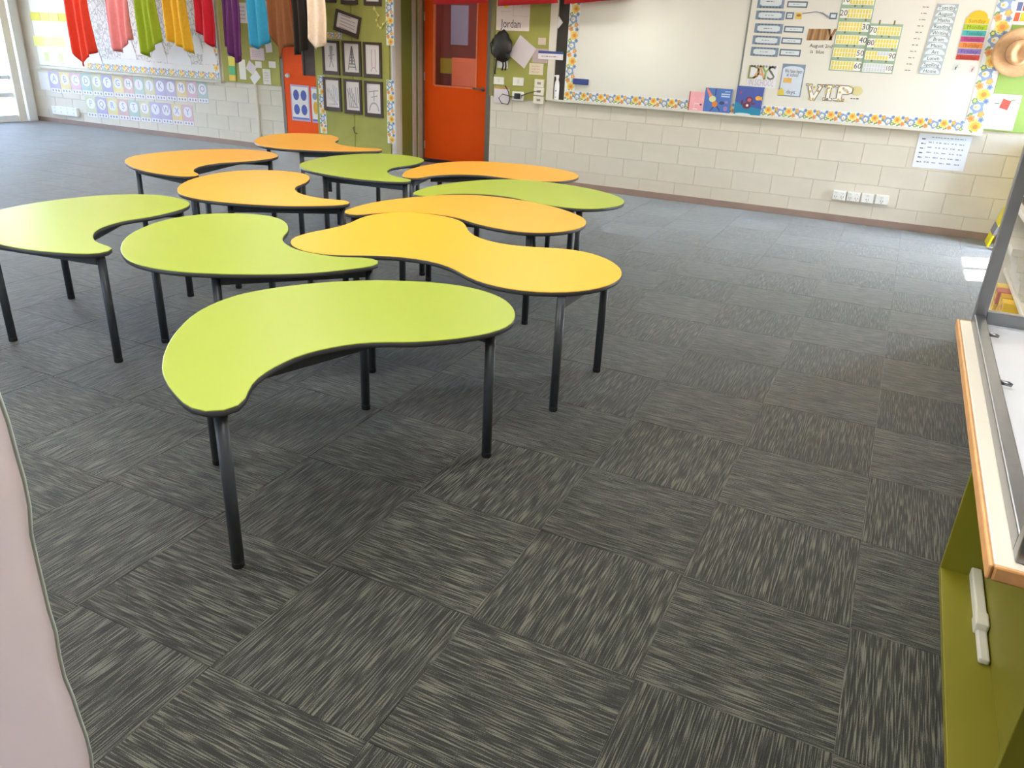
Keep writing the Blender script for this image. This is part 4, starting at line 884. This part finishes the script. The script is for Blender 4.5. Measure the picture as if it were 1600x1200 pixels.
# ragged flower borders and yellow garland on the panel
for k, (u0, u1, v0, v1, lab) in enumerate(((499, 509, 118, 208, 'torn flowered border strip at the lower left edge of the green panel'), (603, 615, -30, 71, 'flowered border strip at the upper right edge of the green panel'), (605, 617, 125, 224, 'flowered border strip at the lower right edge of the green panel'))):
    x0, x1, z0, z1 = wrect(u0, v0, u1, v1, FY); border('border_strip', x0, x1, z0, z1, FY-.003, None, lab, False, None)
x0, x1, z0, z1 = wrect(511, 51, 534, 60, FY); border('border_strip', x0, x1, z0, z1, FY-.003, None, 'short torn flowered border scrap under the tilted frame on the green panel')
pts = [onwall(u, v, FY) for u, v in ((584, 4), (586, 14), (592, 24), (589, 32), (592, 40), (596, 44), (600, 38), (605, 32))]
ga = thing('garland', (pts[0][0], FY, pts[0][1]), 'pale yellow paper garland dangling at the upper right of the green panel', 'garland')
MB().tube([(p[0], FY-.012, p[1]) for p in pts], .006, 6).build('cord', cm(226, 216, 130, .6), ga)
for p in pts[1:]: MB().lathe([(0, 0), (.016, .004), (.018, .012), (0, .02)], (p[0], FY-.006, p[1]), '-y', 8).build('paper_bead', cm(232, 220, 140, .6), ga)
# hatch posters
for k, (r, lab) in enumerate((((455, 133, 484, 189), 'white card with four blue pictures on the orange hatch'), ((487, 136, 500, 192), 'white card with one blue and one yellow picture at the right of the orange hatch'))):
    o, (x0, x1, z0, z1) = sheet('picture_card', *r, cm(196, 176, 206, .6), lab, 'card', None, WALL-.021)
    w, h = x1-x0, z1-z0; y = WALL-.0232
    marks(o, 'white_field', PAPER, [(x0+.06*w, x1-.06*w, z0+.07*h, z1-.05*h)], y)
    if k == 0:
        for a in (0, 1):
            for c in (0, 1):
                b = MB(); b.add(blob(x0+w*(.3+.4*a), z0+h*(.32+.4*c), w*.16, h*.15, y-.0006, 10), [list(range(10))]); b.build('blue_picture', cm(78, 92, 172, .6), o)
    else:
        b = MB(); b.add(blob(x0+w*.45, z0+h*.74, w*.3, h*.1, y-.0006, 10), [list(range(10))]); b.build('grey_picture', cm(140, 150, 176, .6), o)
        b = MB(); b.add(blob(x0+w*.5, z0+h*.42, w*.3, h*.18, y-.0006, 10), [list(range(10))]); b.build('yellow_picture', cm(230, 176, 50, .6), o)
    marks(o, 'blue_foot', cm(110, 120, 190, .6), [(x0+.06*w, x1-.06*w, z0+.05*h, z0+.1*h)], y-.0004)

# ------------------------------------------------------------------ displays on the left wall
lx0, lx1 = -12.3, onwall(345, 110)[0]
lz = .845
lb = thing('display_board', ((lx0+lx1)/2, WALL, lz), 'long white display board covered in line drawings on the left wall', 'board')
mx0 = onwall(131, 60)[0]
M_doodle = sketch_mat('doodle_paper', rgb(234, 230, 226), rgb(190, 182, 180), 17.0, .05)
MB().bbox(lx0, mx0, WALL-.02, WALL-.0015, lz, 2.3, .003).build('panel', cm(236, 232, 220, .6, var=.02), lb)
MB().bbox(mx0+.004, lx1, WALL-.02, WALL-.0015, lz, 2.3, .003).build('panel', cm(236, 233, 228, .6, var=.02), lb)
b = MB().bbox(lx0, lx1+.06, WALL-.07, WALL-.0015, .812, .834, .004); b.box(lx0, lx1+.06, WALL-.074, WALL-.066, .812, .842); b.build('pen_tray', cm(206, 198, 178, .5), lb)
border('border', mx0+.01, lx1-.005, lz+.005, lz+.10, WALL-.024, lb)
border('border', lx1-.12, lx1-.005, lz+.11, 2.28, WALL-.024, lb)
for k in range(4):
    a0 = mx0+.06 + k*(lx1-mx0-.22)/4; a1 = a0 + (lx1-mx0-.22)/4 - .03
    o = single(MB().box(a0, a1, WALL-.0235, WALL-.021, lz+.16+.02*(k % 2), 2.2), 'line_drawing', M_doodle, ((a0+a1)/2, WALL-.022, lz+.16), ('first', 'second', 'third', 'last')[k] + ' from the left of four large line drawings behind the hanging scarves', 'drawing', 'large line drawings')
cl = [(140, 72, 160, 99), (190, 60, 214, 92), (215, 62, 232, 86), (240, 64, 262, 96), (263, 70, 300, 100), (300, 54, 318, 84), (318, 66, 340, 100)]
for k, r in enumerate(cl):
    x0, x1, z0, z1 = wrect(*r); cx, cz = (x0+x1)/2, z0; w, h = (x1-x0)/2, z1-z0
    pts = [(cx-w, cz)] + [(cx+w, cz)] + [(cx + w*math.cos(a*PI/12)*(1+.06*math.sin(a*2.4)), cz + h*math.sin(a*PI/12)*(1+.08*math.sin(a*2.1))) for a in range(1, 12)]
    single(MB().wallpoly(pts, WALL-.030, WALL-.0268), 'cloud_cutout', cm(240, 238, 236, .6, var=.01), (cx, WALL-.028, cz), ('first', 'second', 'third', 'fourth', 'fifth', 'sixth', 'last')[k] + ' from the left of the white cloud cut-outs along the foot of the left board', 'cutout', 'white cloud cut-outs')
# yellow card strips on the far left panel
for r_, (va, vb, cols_) in enumerate(((19, 32, ((208, 200, 70), (224, 196, 110), (228, 226, 120), (204, 196, 50))), (57, 72, ((236, 244, 130), (238, 244, 160), (240, 246, 150))))):
    n = len(cols_)
    for k, c in enumerate(cols_):
        ua, ub = 48+5*r_, 106-5*r_
        u0 = ua + (ub-ua)*k/n; u1 = ua + (ub-ua)*(k+1)/n - .6
        sheet('strip_card', u0, va+k*.6, u1, vb+k*.6, cm(*c, .6), ('upper', 'lower')[r_] + ' row of yellow cards at the far left of the board, ' + (('first', 'second', 'third', 'last') if n == 4 else ('first', 'second', 'last'))[k] + ' card', 'card', 'yellow cards on the left board', WALL-.022)
for k, (u0, v0, u1, v1, c) in enumerate(((60, 1, 76, 13, (240, 240, 242)), (78, 4, 94, 16, (236, 236, 238)), (56, 34, 76, 48, (240, 240, 240)), (78, 36, 104, 52, (234, 232, 232)), (64, 76, 84, 100, (236, 240, 226)), (86, 78, 106, 102, (240, 240, 228)), (110, 20, 120, 90, (228, 222, 214)))):
    o, (x0, x1, z0, z1) = sheet('paper_sheet', u0, v0, u1, v1, cm(*c, .6, var=.03), ('small white sheet above the upper yellow cards, left of two', 'small white sheet above the upper yellow cards, right of two', 'white sheet between the two yellow card rows, left of two', 'white sheet between the two yellow card rows, right of two', 'white sheet with green print below the yellow cards, left of two', 'white sheet with green print below the yellow cards, right of two', 'tall narrow grey sheet right of the yellow cards')[k], 'paper', None, WALL-.022)
    if k in (4, 5): marks(o, 'green_print', cm(206, 222, 150, .6), [(x0+.3*(x1-x0), x0+.65*(x1-x0), z0+.2*(z1-z0), z0+.75*(z1-z0))], WALL-.0242)
# alphabet cards in two rows
pal = [(190, 176, 204), (222, 200, 150), (216, 180, 190), (176, 192, 186), (206, 204, 172), (180, 170, 200), (222, 204, 144), (212, 176, 174), (182, 200, 190), (208, 204, 170), (184, 176, 206)]
ordn = ['first', 'second', 'third', 'fourth', 'fifth', 'sixth', 'seventh', 'eighth', 'ninth', 'tenth', 'eleventh', 'twelfth', 'thirteenth', 'fourteenth', 'fifteenth']
M_cardp = cm(236, 232, 236, .6, var=.01)
def letter_card(u0, v0, u1, v1, ch_, c, label):
    o, (x0, x1, z0, z1) = sheet('letter_card', u0, v0, u1, v1, cm(*c, .6), label, 'card', 'alphabet cards', WALL-.001)
    w, h = x1-x0, z1-z0; y = WALL-.0032
    b = MB(); b.add(blob(x0+.5*w, z0+.66*h, .4*w, .26*h, y, 12), [list(range(12))]); b.build('letter_field', M_cardp, o)
    marks(o, 'picture_strip', M_cardp, [(x0+.02*w, x1-.02*w, z0+.02*h, z0+.22*h)], y)
    b = MB()
    for q in (.22, .5, .78): b.add(blob(x0+q*w, z0+.12*h, .08*w, .06*h, y-.0006, 6), [list(range(6))])
    b.build('small_pictures', cm(160, 150, 160, .6), o)
    lettering(ch_, x0+.5*w, z0+.66*h, .12*h/.28, cm(160, 156, 180, .6), o, y-.0008)
for k in range(15):
    u = 78 + k*16.5; v = 112 + k*1.15
    letter_card(u, v, u+15.6, v+33, 'ABCDEFGHIJKLMNO'[k], pal[k % 11], ordn[k] + ' from the left of the alphabet cards in the upper row under the left board')
for k in range(10):
    u = 135 + k*16.8; v = 151 + k*1.5
    letter_card(u, v, u+15.8, v+32, 'PQRSTUVWXY'[k], pal[(k+4) % 11], ordn[k] + ' from the left of the alphabet cards in the lower row under the left board')
sheet('paper_sheet', 62, 113, 77, 140, PAPER, 'blank white sheet at the left end of the upper alphabet row', 'paper', None, WALL-.001)
power_point(86, 167, 124, 180, 'white power strip low on the left block wall', WALL, 4, None, .05)
# green pinboard between the left board and the orange hatch, with notes
gx0, gx1 = onwall(349, 100)[0], -7.52
single(MB().bbox(gx0, gx1, WALL-.018, WALL-.0015, .835, 2.3, .003), 'pinboard', M_green, ((gx0+gx1)/2, WALL, .835), 'olive green pinboard left of the orange hatch, covered in small papers', 'pinboard')
NY = WALL-.0185
for k, (u0, v0, u1, v1, c, rot, lab) in enumerate((
    (371, 4, 387, 36, (236, 226, 220), 0, 'white sheet between the purple and blue scarves'), (412, 2, 419, 36, (240, 236, 230), 0, 'narrow white sheet between the blue and brown scarves'),
    (391, 75, 413, 94, (230, 214, 214), 0, 'pinkish sheet with a drawn circle under the blue scarf'), (415, 67, 425, 82, (236, 230, 230), .1, 'white note at the lower right of the blue scarf'),
    (386, 98, 399, 114, (228, 220, 222), -.6, 'tilted grey white note below the pinkish sheet'), (399, 96, 409, 106, (240, 236, 226), 0, 'small cream note below the pinkish sheet'),
    (420, 96, 431, 106, (240, 238, 232), 0, 'small white note near the right edge of the left green pinboard'), (411, 108, 423, 132, (232, 226, 214), 0, 'tall cream note with a green mark on the left green pinboard'),
    (392, 114, 406, 128, (240, 238, 236), .7, 'curled white strip at the foot of the left green pinboard'), (374, 93, 384, 124, (238, 234, 222), 0, 'tall white sheet under the tip of the purple scarf'))):
    o, (x0, x1, z0, z1) = sheet('note', u0, v0, u1, v1, cm(*c, .65, var=.03), lab, 'paper', None, NY, rot=rot)
    if k in (0, 2, 7): scribbles(o, cm(190, 160, 170, .7), x0+.02, x1-.02, z0+.03, z1-.03, 4, NY-.0022, k)
# rainbow column of cards
for k, (v0, v1, c, nm) in enumerate(((76, 88, (70, 110, 190), 'blue'), (88, 103, (240, 226, 70), 'yellow'), (103, 117, (70, 170, 90), 'green'), (117, 126, (226, 190, 40), 'gold'))):
    sheet('colour_card', 356+k*.8, v0, 366+k*.8, v1, cm(*c, .5), nm + ' card in the rainbow column between the left board and the green pinboard', 'card', 'rainbow column cards', WALL-.030)
# conduit on the left block wall
cx = onwall(406, 190)[0]
single(MB().tube([(cx, WALL-.016, .07), (cx, WALL-.016, .83)], .014, 10), 'conduit', M_wall, (cx, WALL-.016, .07), 'thin cream vertical conduit on the left block wall under the green pinboard', 'conduit')

# ------------------------------------------------------------------ scarves and red banners hanging across the room
SY = 7.85
M_cord = cm(230, 226, 214, .7)
def cloth(u_l, u_r, bottom, m, label, name='hanging_scarf', cat='scarf', y=SY, ztop=2.45, folds=3, amp=.035, seed=0, group='coloured scarves on a line', topw=.85, nx=22, nz=24):
    """bottom: (fraction across, photo row) points of the lower edge"""
    vm = sum(q[1] for q in bottom)/len(bottom)
    xl, xr = onwall(u_l, vm, y)[0], onwall(u_r, vm, y)[0]
    bz = [(f, onwall(u_l+(u_r-u_l)*f, v, y)[1]) for f, v in bottom]
    def zb(f):
        for (f0, z0), (f1, z1) in zip(bz, bz[1:]):
            if f0 <= f <= f1: return z0 + (z1-z0)*(f-f0)/max(f1-f0, 1e-6)
        return bz[-1][1]
    rn = random.Random(seed); ph = rn.uniform(0, 6); V_, F_ = [], []; th = .004
    cx = (xl+xr)/2; w = xr-xl
    for side in (0, 1):
        for j in range(nz+1):
            t = j/nz
            for i in range(nx+1):
                f = i/nx; z = ztop + (zb(f)-ztop)*t; ww = w*(topw + (1-topw)*t)*(1+.05*math.sin(5*t+ph))
                x = cx + (f-.5)*ww + .012*math.sin(6*t+ph)
                yy_ = y + amp*(.5+.5*t)*math.sin(folds*2*PI*f + ph + 1.2*t) + .012*math.sin(9*f+4*t+ph) + th*side
                V_.append((x, yy_, z))
    n1 = (nx+1)*(nz+1)
    for side in (0, 1):
        for j in range(nz):
            for i in range(nx):
                a = side*n1 + j*(nx+1) + i; q = [a, a+1, a+nx+2, a+nx+1]; F_.append(q if side else q[::-1])
    for i in range(nx):
        for j in (0, nz): a = j*(nx+1)+i; F_.append([a, a+1, n1+a+1, n1+a])
    for j in range(nz):
        for i in (0, nx): a = j*(nx+1)+i; F_.append([a, a+nx+1, n1+a+nx+1, n1+a])
    b = MB(); b.add(V_, F_, 0, True)
    return single(b, name, m, (cx, y, ztop), label, cat, group)
def fabric(r, g, b): return mat('fabric_%d_%d_%d' % (r, g, b), rgb(r, g, b), .75, var=.06, scale=30, bump=.2)
cloth(112, 150, [(0, 70), (.35, 104), (.45, 103), (.6, 90), (1, 82)], fabric(226, 50, 14), 'orange red scarf, leftmost on the line', seed=1)
cloth(172, 210, [(0, 76), (.45, 83), (.75, 66), (1, 62)], fabric(232, 136, 136), 'pink scarf between the orange red and the lime scarves', seed=2)
cloth(218, 252, [(0, 80), (.3, 90), (.6, 78), (1, 62)], fabric(160, 178, 30), 'lime green scarf between the pink and the yellow scarves', seed=3)
cloth(260, 299, [(0, 62), (.3, 68), (.75, 78), (1, 86)], fabric(238, 182, 38), 'golden yellow scarf between the lime and the crimson scarves', seed=4)
cloth(310, 339, [(0, 50), (.3, 58), (.65, 74), (1, 67)], fabric(206, 14, 40), 'crimson scarf between the yellow and the purple scarves', seed=5, folds=2)
cloth(354, 381, [(0, 72), (.4, 90), (.65, 99), (1, 86)], fabric(104, 42, 104), 'purple scarf between the crimson and the blue scarves', seed=6)
cloth(389, 420, [(0, 66), (.3, 77), (.5, 75), (1, 64)], fabric(46, 148, 184), 'blue scarf between the purple and the brown scarves', seed=7, folds=2)
cloth(420, 458, [(0, 40), (.35, 86), (.5, 92), (.55, 74), (1, 73)], fabric(128, 74, 34), 'brown scarf between the blue and the black scarves', seed=8)
cloth(461, 480, [(0, 86), (.3, 85), (1, 74)], fabric(36, 26, 18), 'black scarf between the brown and the cream scarves', seed=9, folds=2)
cloth(484, 512, [(0, 60), (.25, 78), (.6, 73), (1, 68)], fabric(240, 218, 196), 'cream white scarf, rightmost on the line', seed=10, folds=2)
xa, xb = onwall(100, 60, SY)[0], onwall(530, 60, SY)[0]
single(MB().tube([(XL+.02, SY, 2.5), ((xa+xb)/2, SY, 2.46), (AX0-.2, SY, 2.5)], .005, 6), 'clothes_line', M_cord, ((xa+xb)/2, SY, 2.46), 'thin cord from which the coloured scarves hang, above the photo', 'line')
RY = 8.2
for k, (u0, u1, va, vb, lab) in enumerate(((676, 764, 7, 4.5, 'red fabric banner across the top of the orange door'), (776, 870, 9.5, 4.5, 'red fabric banner over the child drawing on the pinboard'), (881, 964, 6.5, 0, 'red fabric banner over the left corner of the whiteboard'))):
    cloth(u0, u1, [(0, va), (1, vb)], fabric(176, 18, 22), lab, 'red_banner', 'banner', RY, 2.42, 1, .01, 20+k, 'red banners', 1.0, 12, 8)
single(MB().tube([(-5.2, RY, 2.44), (-2.4, RY, 2.46)], .005, 6), 'banner_cord', M_cord, (-3.8, RY, 2.45), 'thin cord carrying the three red banners, above the photo', 'line')

# ------------------------------------------------------------------ green cabinet with the aluminium framed case
CT = .80
cb = thing('green_cabinet', (.62, 1.98, 0), 'low lime green open cabinet with a wood-edged cream top at the right', 'cabinet')
M_cab = mat('olive_lime_laminate', rgb(130, 124, 30), .45, var=.05, scale=3)
M_top = mat('cream_laminate', rgb(226, 220, 204), .4, var=.02)
M_wood = mat('beech_edging', rgb(222, 164, 104), .5, var=.1, scale=30)
cx0, cx1, cy0, cy1 = .405, .98, 1.36, 2.50
MB().bbox(cx0, cx1, cy1, cy1+.02, 0, CT-.03, .002).build('end_panel', M_cab, cb)
MB().bbox(cx0, cx1, cy0-.02, cy0, 0, CT-.03, .002).build('end_panel', M_cab, cb)
MB().bbox(cx0, cx1, cy0, cy1, .005, .03, .002).build('bottom_board', M_cab, cb)
MB().bbox(cx0+.115, cx0+.133, cy0, cy1, .03, CT-.03, .002).build('back_panel', M_cab, cb)
MB().bbox(.277, 1.0, 1.277, 2.69, CT-.028, CT, .003).build('top_board', M_top, cb)
b = MB().bbox(.269, .277, 1.269, 2.698, CT-.029, CT+.0005, .004); b.bbox(.277, 1.0, 1.269, 1.277, CT-.029, CT+.0005, .004); b.bbox(.277, 1.0, 2.69, 2.698, CT-.029, CT+.0005, .004); b.build('wood_edging', M_wood, cb)
# white charging cradle lying in the cabinet
wh = thing('white_holder', (.46, 2.2, .03), 'white plastic holder on the bottom board of the green cabinet', 'holder')
M_wp = cm(226, 222, 206, .45, var=.02)
MB().bbox(.486, .516, 2.24, 2.497, .0306, .066, .005).build('channel', M_wp, wh)
MB().bbox(.482, .518, 2.19, 2.255, .0306, .072, .006).build('end_cap', M_wp, wh)
MB().bbox(.488, .516, 2.06, 2.195, .0306, .05, .006).build('tongue', cm(216, 212, 200, .5), wh)
for yv in (2.30, 2.33): MB().box(.5155, .5165, yv, yv+.012, .045, .06).build('dark_clip', cm(50, 46, 40, .5), wh)
# framed case
ac = thing('display_case', (.65, 2.0, CT), 'aluminium framed open case with a white base standing on the green cabinet', 'case')
ax0, ax1, ay0, ay1 = .306, .93, 1.295, 2.685
P = .033
for xx, yy_ in ((ax0, ay0), (ax0, ay1-P), (ax1-P, ay0), (ax1-P, ay1-P)):
    MB().bbox(xx, xx+P, yy_, yy_+P, CT+.001, 1.75, .003).build('post', M_alu, ac)
for z0, z1 in ((CT+.001, CT+.035), (1.71, 1.75)):
    MB().bbox(ax0, ax0+.03, ay0+P, ay1-P, z0, z1, .003).build('rail', M_alu, ac); MB().bbox(ax1-.03, ax1, ay0+P, ay1-P, z0, z1, .003).build('rail', M_alu, ac)
    MB().bbox(ax0+P, ax1-P, ay1-.03, ay1, z0, z1 + (.012 if z0 < 1 else 0), .003).build('rail', M_alu, ac)
MB().bbox(ax0+P, ax1-P, ay0, ay0+.03, 1.71, 1.75, .003).build('rail', M_alu, ac)
MB().box(ax0+.03, ax1-.03, ay0+.03, ay1-.03, CT+.0015, CT+.009).build('base_panel', cm(232, 236, 246, .3, var=.01), ac)
for yv in (2.50, 2.10): MB().tube([(ax0+.03, yv, CT+.024), (ax0+.05, yv-.004, CT+.024), (ax0+.058, yv-.006, CT+.022)], [.006, .006, .004], 10).build('pin', M_alu, ac)

# ------------------------------------------------------------------ shelf unit behind the case
sx0, sx1, sy0, sy1 = .60, 1.06, 3.3, 5.25
su = thing('shelf_unit', (.83, 4.3, 0), 'cream shelf unit with trays and boxes behind the aluminium case', 'shelf')
for yv in (sy0, sy1-.03): MB().bbox(sx0, sx1, yv, yv+.03, 0, 1.18, .003).build('end_panel', M_cream, su)
for zz, xa in ((.255, sx0), (.43, .68), (.84, sx0)): MB().bbox(xa, sx1, sy0+.03, sy1-.03, zz, zz+.025, .003).build('shelf_board', M_cream, su)
MB().box(sx1-.012, sx1, sy0+.03, sy1-.03, .02, 1.18).build('back_panel', cm(150, 140, 96, .7), su)
for k in range(7):
    dx = .055 - .016*k + random.uniform(-.008, .008); z0 = .4555+k*.0365
    t = thing('paper_tray', (.8+dx, 4.7, z0), ('lowest', 'second lowest', 'third lowest', 'middle', 'third highest', 'second highest', 'topmost')[k] + ' shallow cream tray in the stack on the shelf unit', 'tray', 'stacked cream trays')
    x0, x1 = .64+dx, .96+dx; y0, y1 = 4.45, 4.92
    MB().bbox(x0, x1, y0, y1, z0, z0+.012, .002).build('base', M_cream, t)
    for a in ((x0, x1, y0, y0+.008), (x0, x1, y1-.008, y1), (x0, x0+.008, y0+.008, y1-.008), (x1-.008, x1, y0+.008, y1-.008)): MB().box(*a, z0+.012, z0+.036).build('side', M_cream, t)
wbk = thing('wire_basket', (.83, 4.6, .865), 'wire mesh basket with dark contents on top of the shelf unit', 'basket')
M_wire = cm(150, 146, 138, .4, metal=.6)
x0, x1, y0, y1, z0, z1 = .63, 1.0, 4.2, 5.1, .866, 1.06
for k in range(6): zz = z0+.004+(z1-z0-.008)*k/5; MB().tube([(x0, y0, zz), (x1, y0, zz), (x1, y1, zz), (x0, y1, zz), (x0, y0, zz)], .003, 5).build('wire', M_wire, wbk)
for k in range(19): yv = y0+(y1-y0)*k/18; MB().tube([(x0, yv, z1), (x0, yv, z0+.003), (x1, yv, z0+.003), (x1, yv, z1)], .0025, 5).build('wire', M_wire, wbk)
for k in range(4):
    single(MB().bbox(x0+.03, x1-.03, y0+.05+k*.21, y0+.22+k*.21, z0+.008, z1-.03, .006), 'dark_box', cm(*((70, 50, 46), (50, 56, 50), (90, 60, 50), (56, 50, 60))[k], .6), (.82, y0+.13+k*.21, z0), ('nearest', 'second', 'third', 'farthest')[k] + ' dark box inside the wire basket on the shelf unit', 'box', 'dark boxes in the wire basket')
yc = [(236, 196, 70), (214, 170, 60), (196, 120, 110), (230, 200, 110)]
rn = random.Random(11)
for k in range(8):
    y0 = 4.50+.115*(k % 4)+.02*(k//4); z0 = .2805 + (.072 if k > 3 else 0)
    t = thing('game_box', (.75, y0, z0), ('nearest', 'second', 'third', 'farthest')[k % 4] + ' small patterned box in the ' + ('upper' if k > 3 else 'lower') + ' row on the bottom shelf', 'box', 'small patterned game boxes')
    x0 = .63+rn.uniform(-.01, .02)
    MB().bbox(x0, x0+.2, y0, y0+.092, z0, z0+.07, .003).build('carton', cm(*yc[k % 4], .5), t)
    b = MB(); cy_, cz_ = y0+.046, z0+.035
    b.add([(x0-.0008, cy_+.028*math.cos(a*PI/2), cz_+.026*math.sin(a*PI/2)) for a in range(4)], [(0, 1, 2, 3)]); b.build('diamond_print', cm(*yc[(k+2) % 4], .5), t)
tb = thing('yellow_tub', (.76, 4.1, .455), 'yellow plastic tub with a rolled rim beside the cream trays', 'tub')
MB().lathe([(.07, 0), (.085, .16), (.092, .17), (.095, .185), (.088, .19), (.082, .17), (.066, .006), (0, .006)], (.76, 4.1, .4555), 'z', 24).build('body', cm(236, 186, 50, .45), tb)

# ------------------------------------------------------------------ yellow floor sign and cream pole in the far right corner
fs = thing('floor_sign', (1.07, 8.4, 0), 'yellow folding floor sign with a grey band at the far right corner', 'sign')
M_yel = cm(236, 218, 20, .45)
def leaned_panel(xa, xb, z0, z1, y0, y1, t=.016):
    return MB().add([(xa, y0, z0), (xa+t, y0, z0), (xb+t, y0, z1), (xb, y0, z1), (xa, y1, z0), (xa+t, y1, z0), (xb+t, y1, z1), (xb, y1, z1)], [(0, 1, 2, 3), (4, 5, 6, 7), (0, 1, 5, 4), (1, 2, 6, 5), (2, 3, 7, 6), (3, 0, 4, 7)])
leaned_panel(.885, 1.10, 0, .95, 8.22, 8.50).build('panel', M_yel, fs)
leaned_panel(1.315, 1.10, 0, .95, 8.22, 8.50, .016).build('panel', M_yel, fs)
leaned_panel(.885+.215*.11-.002, .885+.215*.2-.002, .95*.11, .95*.2, 8.218, 8.502, .02).build('grey_band', cm(130, 130, 134, .5), fs)
po = thing('wooden_pole', (.985, 8.1, 0), 'thin cream pole standing upright in front of the far right corner', 'pole')
MB().tube([(.985, 8.12, .0), (.985, 8.12, 1.15)], .014, 12).build('shaft', cm(206, 192, 166, .6), po)
MB().lathe([(.018, 0), (.018, .05)], (.985, 8.12, .66), 'z', 14).build('metal_collar', M_alu, po)
MB().lathe([(.017, 0), (.017, .06)], (.985, 8.12, .73), 'z', 14).build('yellow_sleeve', cm(196, 186, 50, .5), po)
MB().lathe([(.06, 0), (.06, .02), (.016, .03)], (.985, 8.12, 0), 'z', 18).build('foot', cm(120, 116, 108, .5), po)

# ------------------------------------------------------------------ pale pink curtain close to the camera at the left
hd = Vector((-.705, .385, 0)); t_ = Vector((-.479, -.878, 0))     # edge of the curtain, direction in which it runs out of the photo
V_, F_ = [], []; nx, nz = 40, 70
WOB = lambda z: .0028*math.sin(z*15) + .0014*math.sin(z*37+1) + .0008*math.sin(z*73)
for side in (0, 1):
    for j in range(nz+1):
        z = .02 + 2.2*j/nz
        for i in range(nx+1):
            s_ = .75*i/nx
            wob = WOB(z)
            p = hd + t_*(s_ + wob*max(0, 1-s_/.06)) + Vector((.878, -.479, 0))*-(.016*math.sin(s_*36+.4*math.sin(z*2))*min(1, s_/.08) + .003*side)
            V_.append((p.x, p.y, z))
n1 = (nx+1)*(nz+1)
for side in (0, 1):
    for j in range(nz):
        for i in range(nx):
            a = side*n1 + j*(nx+1)+i; F_.append([a, a+1, a+nx+2, a+nx+1])
for j in range(nz):
    for i in (0, nx): a = j*(nx+1)+i; F_.append([a, a+nx+1, n1+a+nx+1, n1+a])
for i in range(nx):
    for j in (0, nz): a = j*(nx+1)+i; F_.append([a, a+1, n1+a+1, n1+a])
M_curt = mat('pale_pink_cotton', rgb(246, 238, 240), .8, var=.03, scale=14, bump=.1)
_nt = M_curt.node_tree; _tr = _nt.nodes.new('ShaderNodeBsdfTranslucent'); _ms = _nt.nodes.new('ShaderNodeMixShader'); _ms.inputs[0].default_value = .62
_tr.inputs[0].default_value = rgb(252, 244, 246); _pb = _nt.nodes['Principled BSDF']; _ou = _nt.nodes['Material Output']
_nt.links.new(_pb.outputs[0], _ms.inputs[1]); _nt.links.new(_tr.outputs[0], _ms.inputs[2]); _nt.links.new(_ms.outputs[0], _ou.inputs['Surface'])
cu = thing('curtain', (hd.x, hd.y, .02), 'pale pink curtain edge close to the camera at the lower left', 'curtain')
b = MB(); b.add(V_, F_, 0, True); b.build('drape', M_curt, cu)
hp = [(hd + t_*(WOB(z) - .001)) for z in [.02+2.2*j/nz for j in range(nz+1)]]
MB().tube([(p.x, p.y, .02+2.2*j/nz) for j, p in enumerate(hp)], .0022, 6).build('hem', cm(206, 216, 208, .8), cu)
MB().tube([(hd.x+.05, hd.y+.09, 2.25), (hd.x-.42, hd.y-.77, 2.25)], .012, 10).build('rod', M_alu, cu)

# ------------------------------------------------------------------ fittings of the added ceiling fill lamps (above the photo)
for k, (lx, ly) in enumerate(FILL_LAMPS):
    o = thing('ceiling_fill_lamp', (lx, ly, 2.69), ('first', 'second', 'third', 'last')[k//3] + ' from the left of the added ceiling fill lamps in the ' + ('near', 'middle', 'far')[k % 3] + ' row', 'lamp', 'added ceiling fill lamps')
    b = MB()
    for a in ((lx-.62, lx-.60, ly-.28, ly+.28), (lx+.60, lx+.62, ly-.28, ly+.28), (lx-.6, lx+.6, ly-.28, ly-.26), (lx-.6, lx+.6, ly+.26, ly+.28)): b.box(*a, 2.67, ZC)
    b.build('housing', M_white, o)
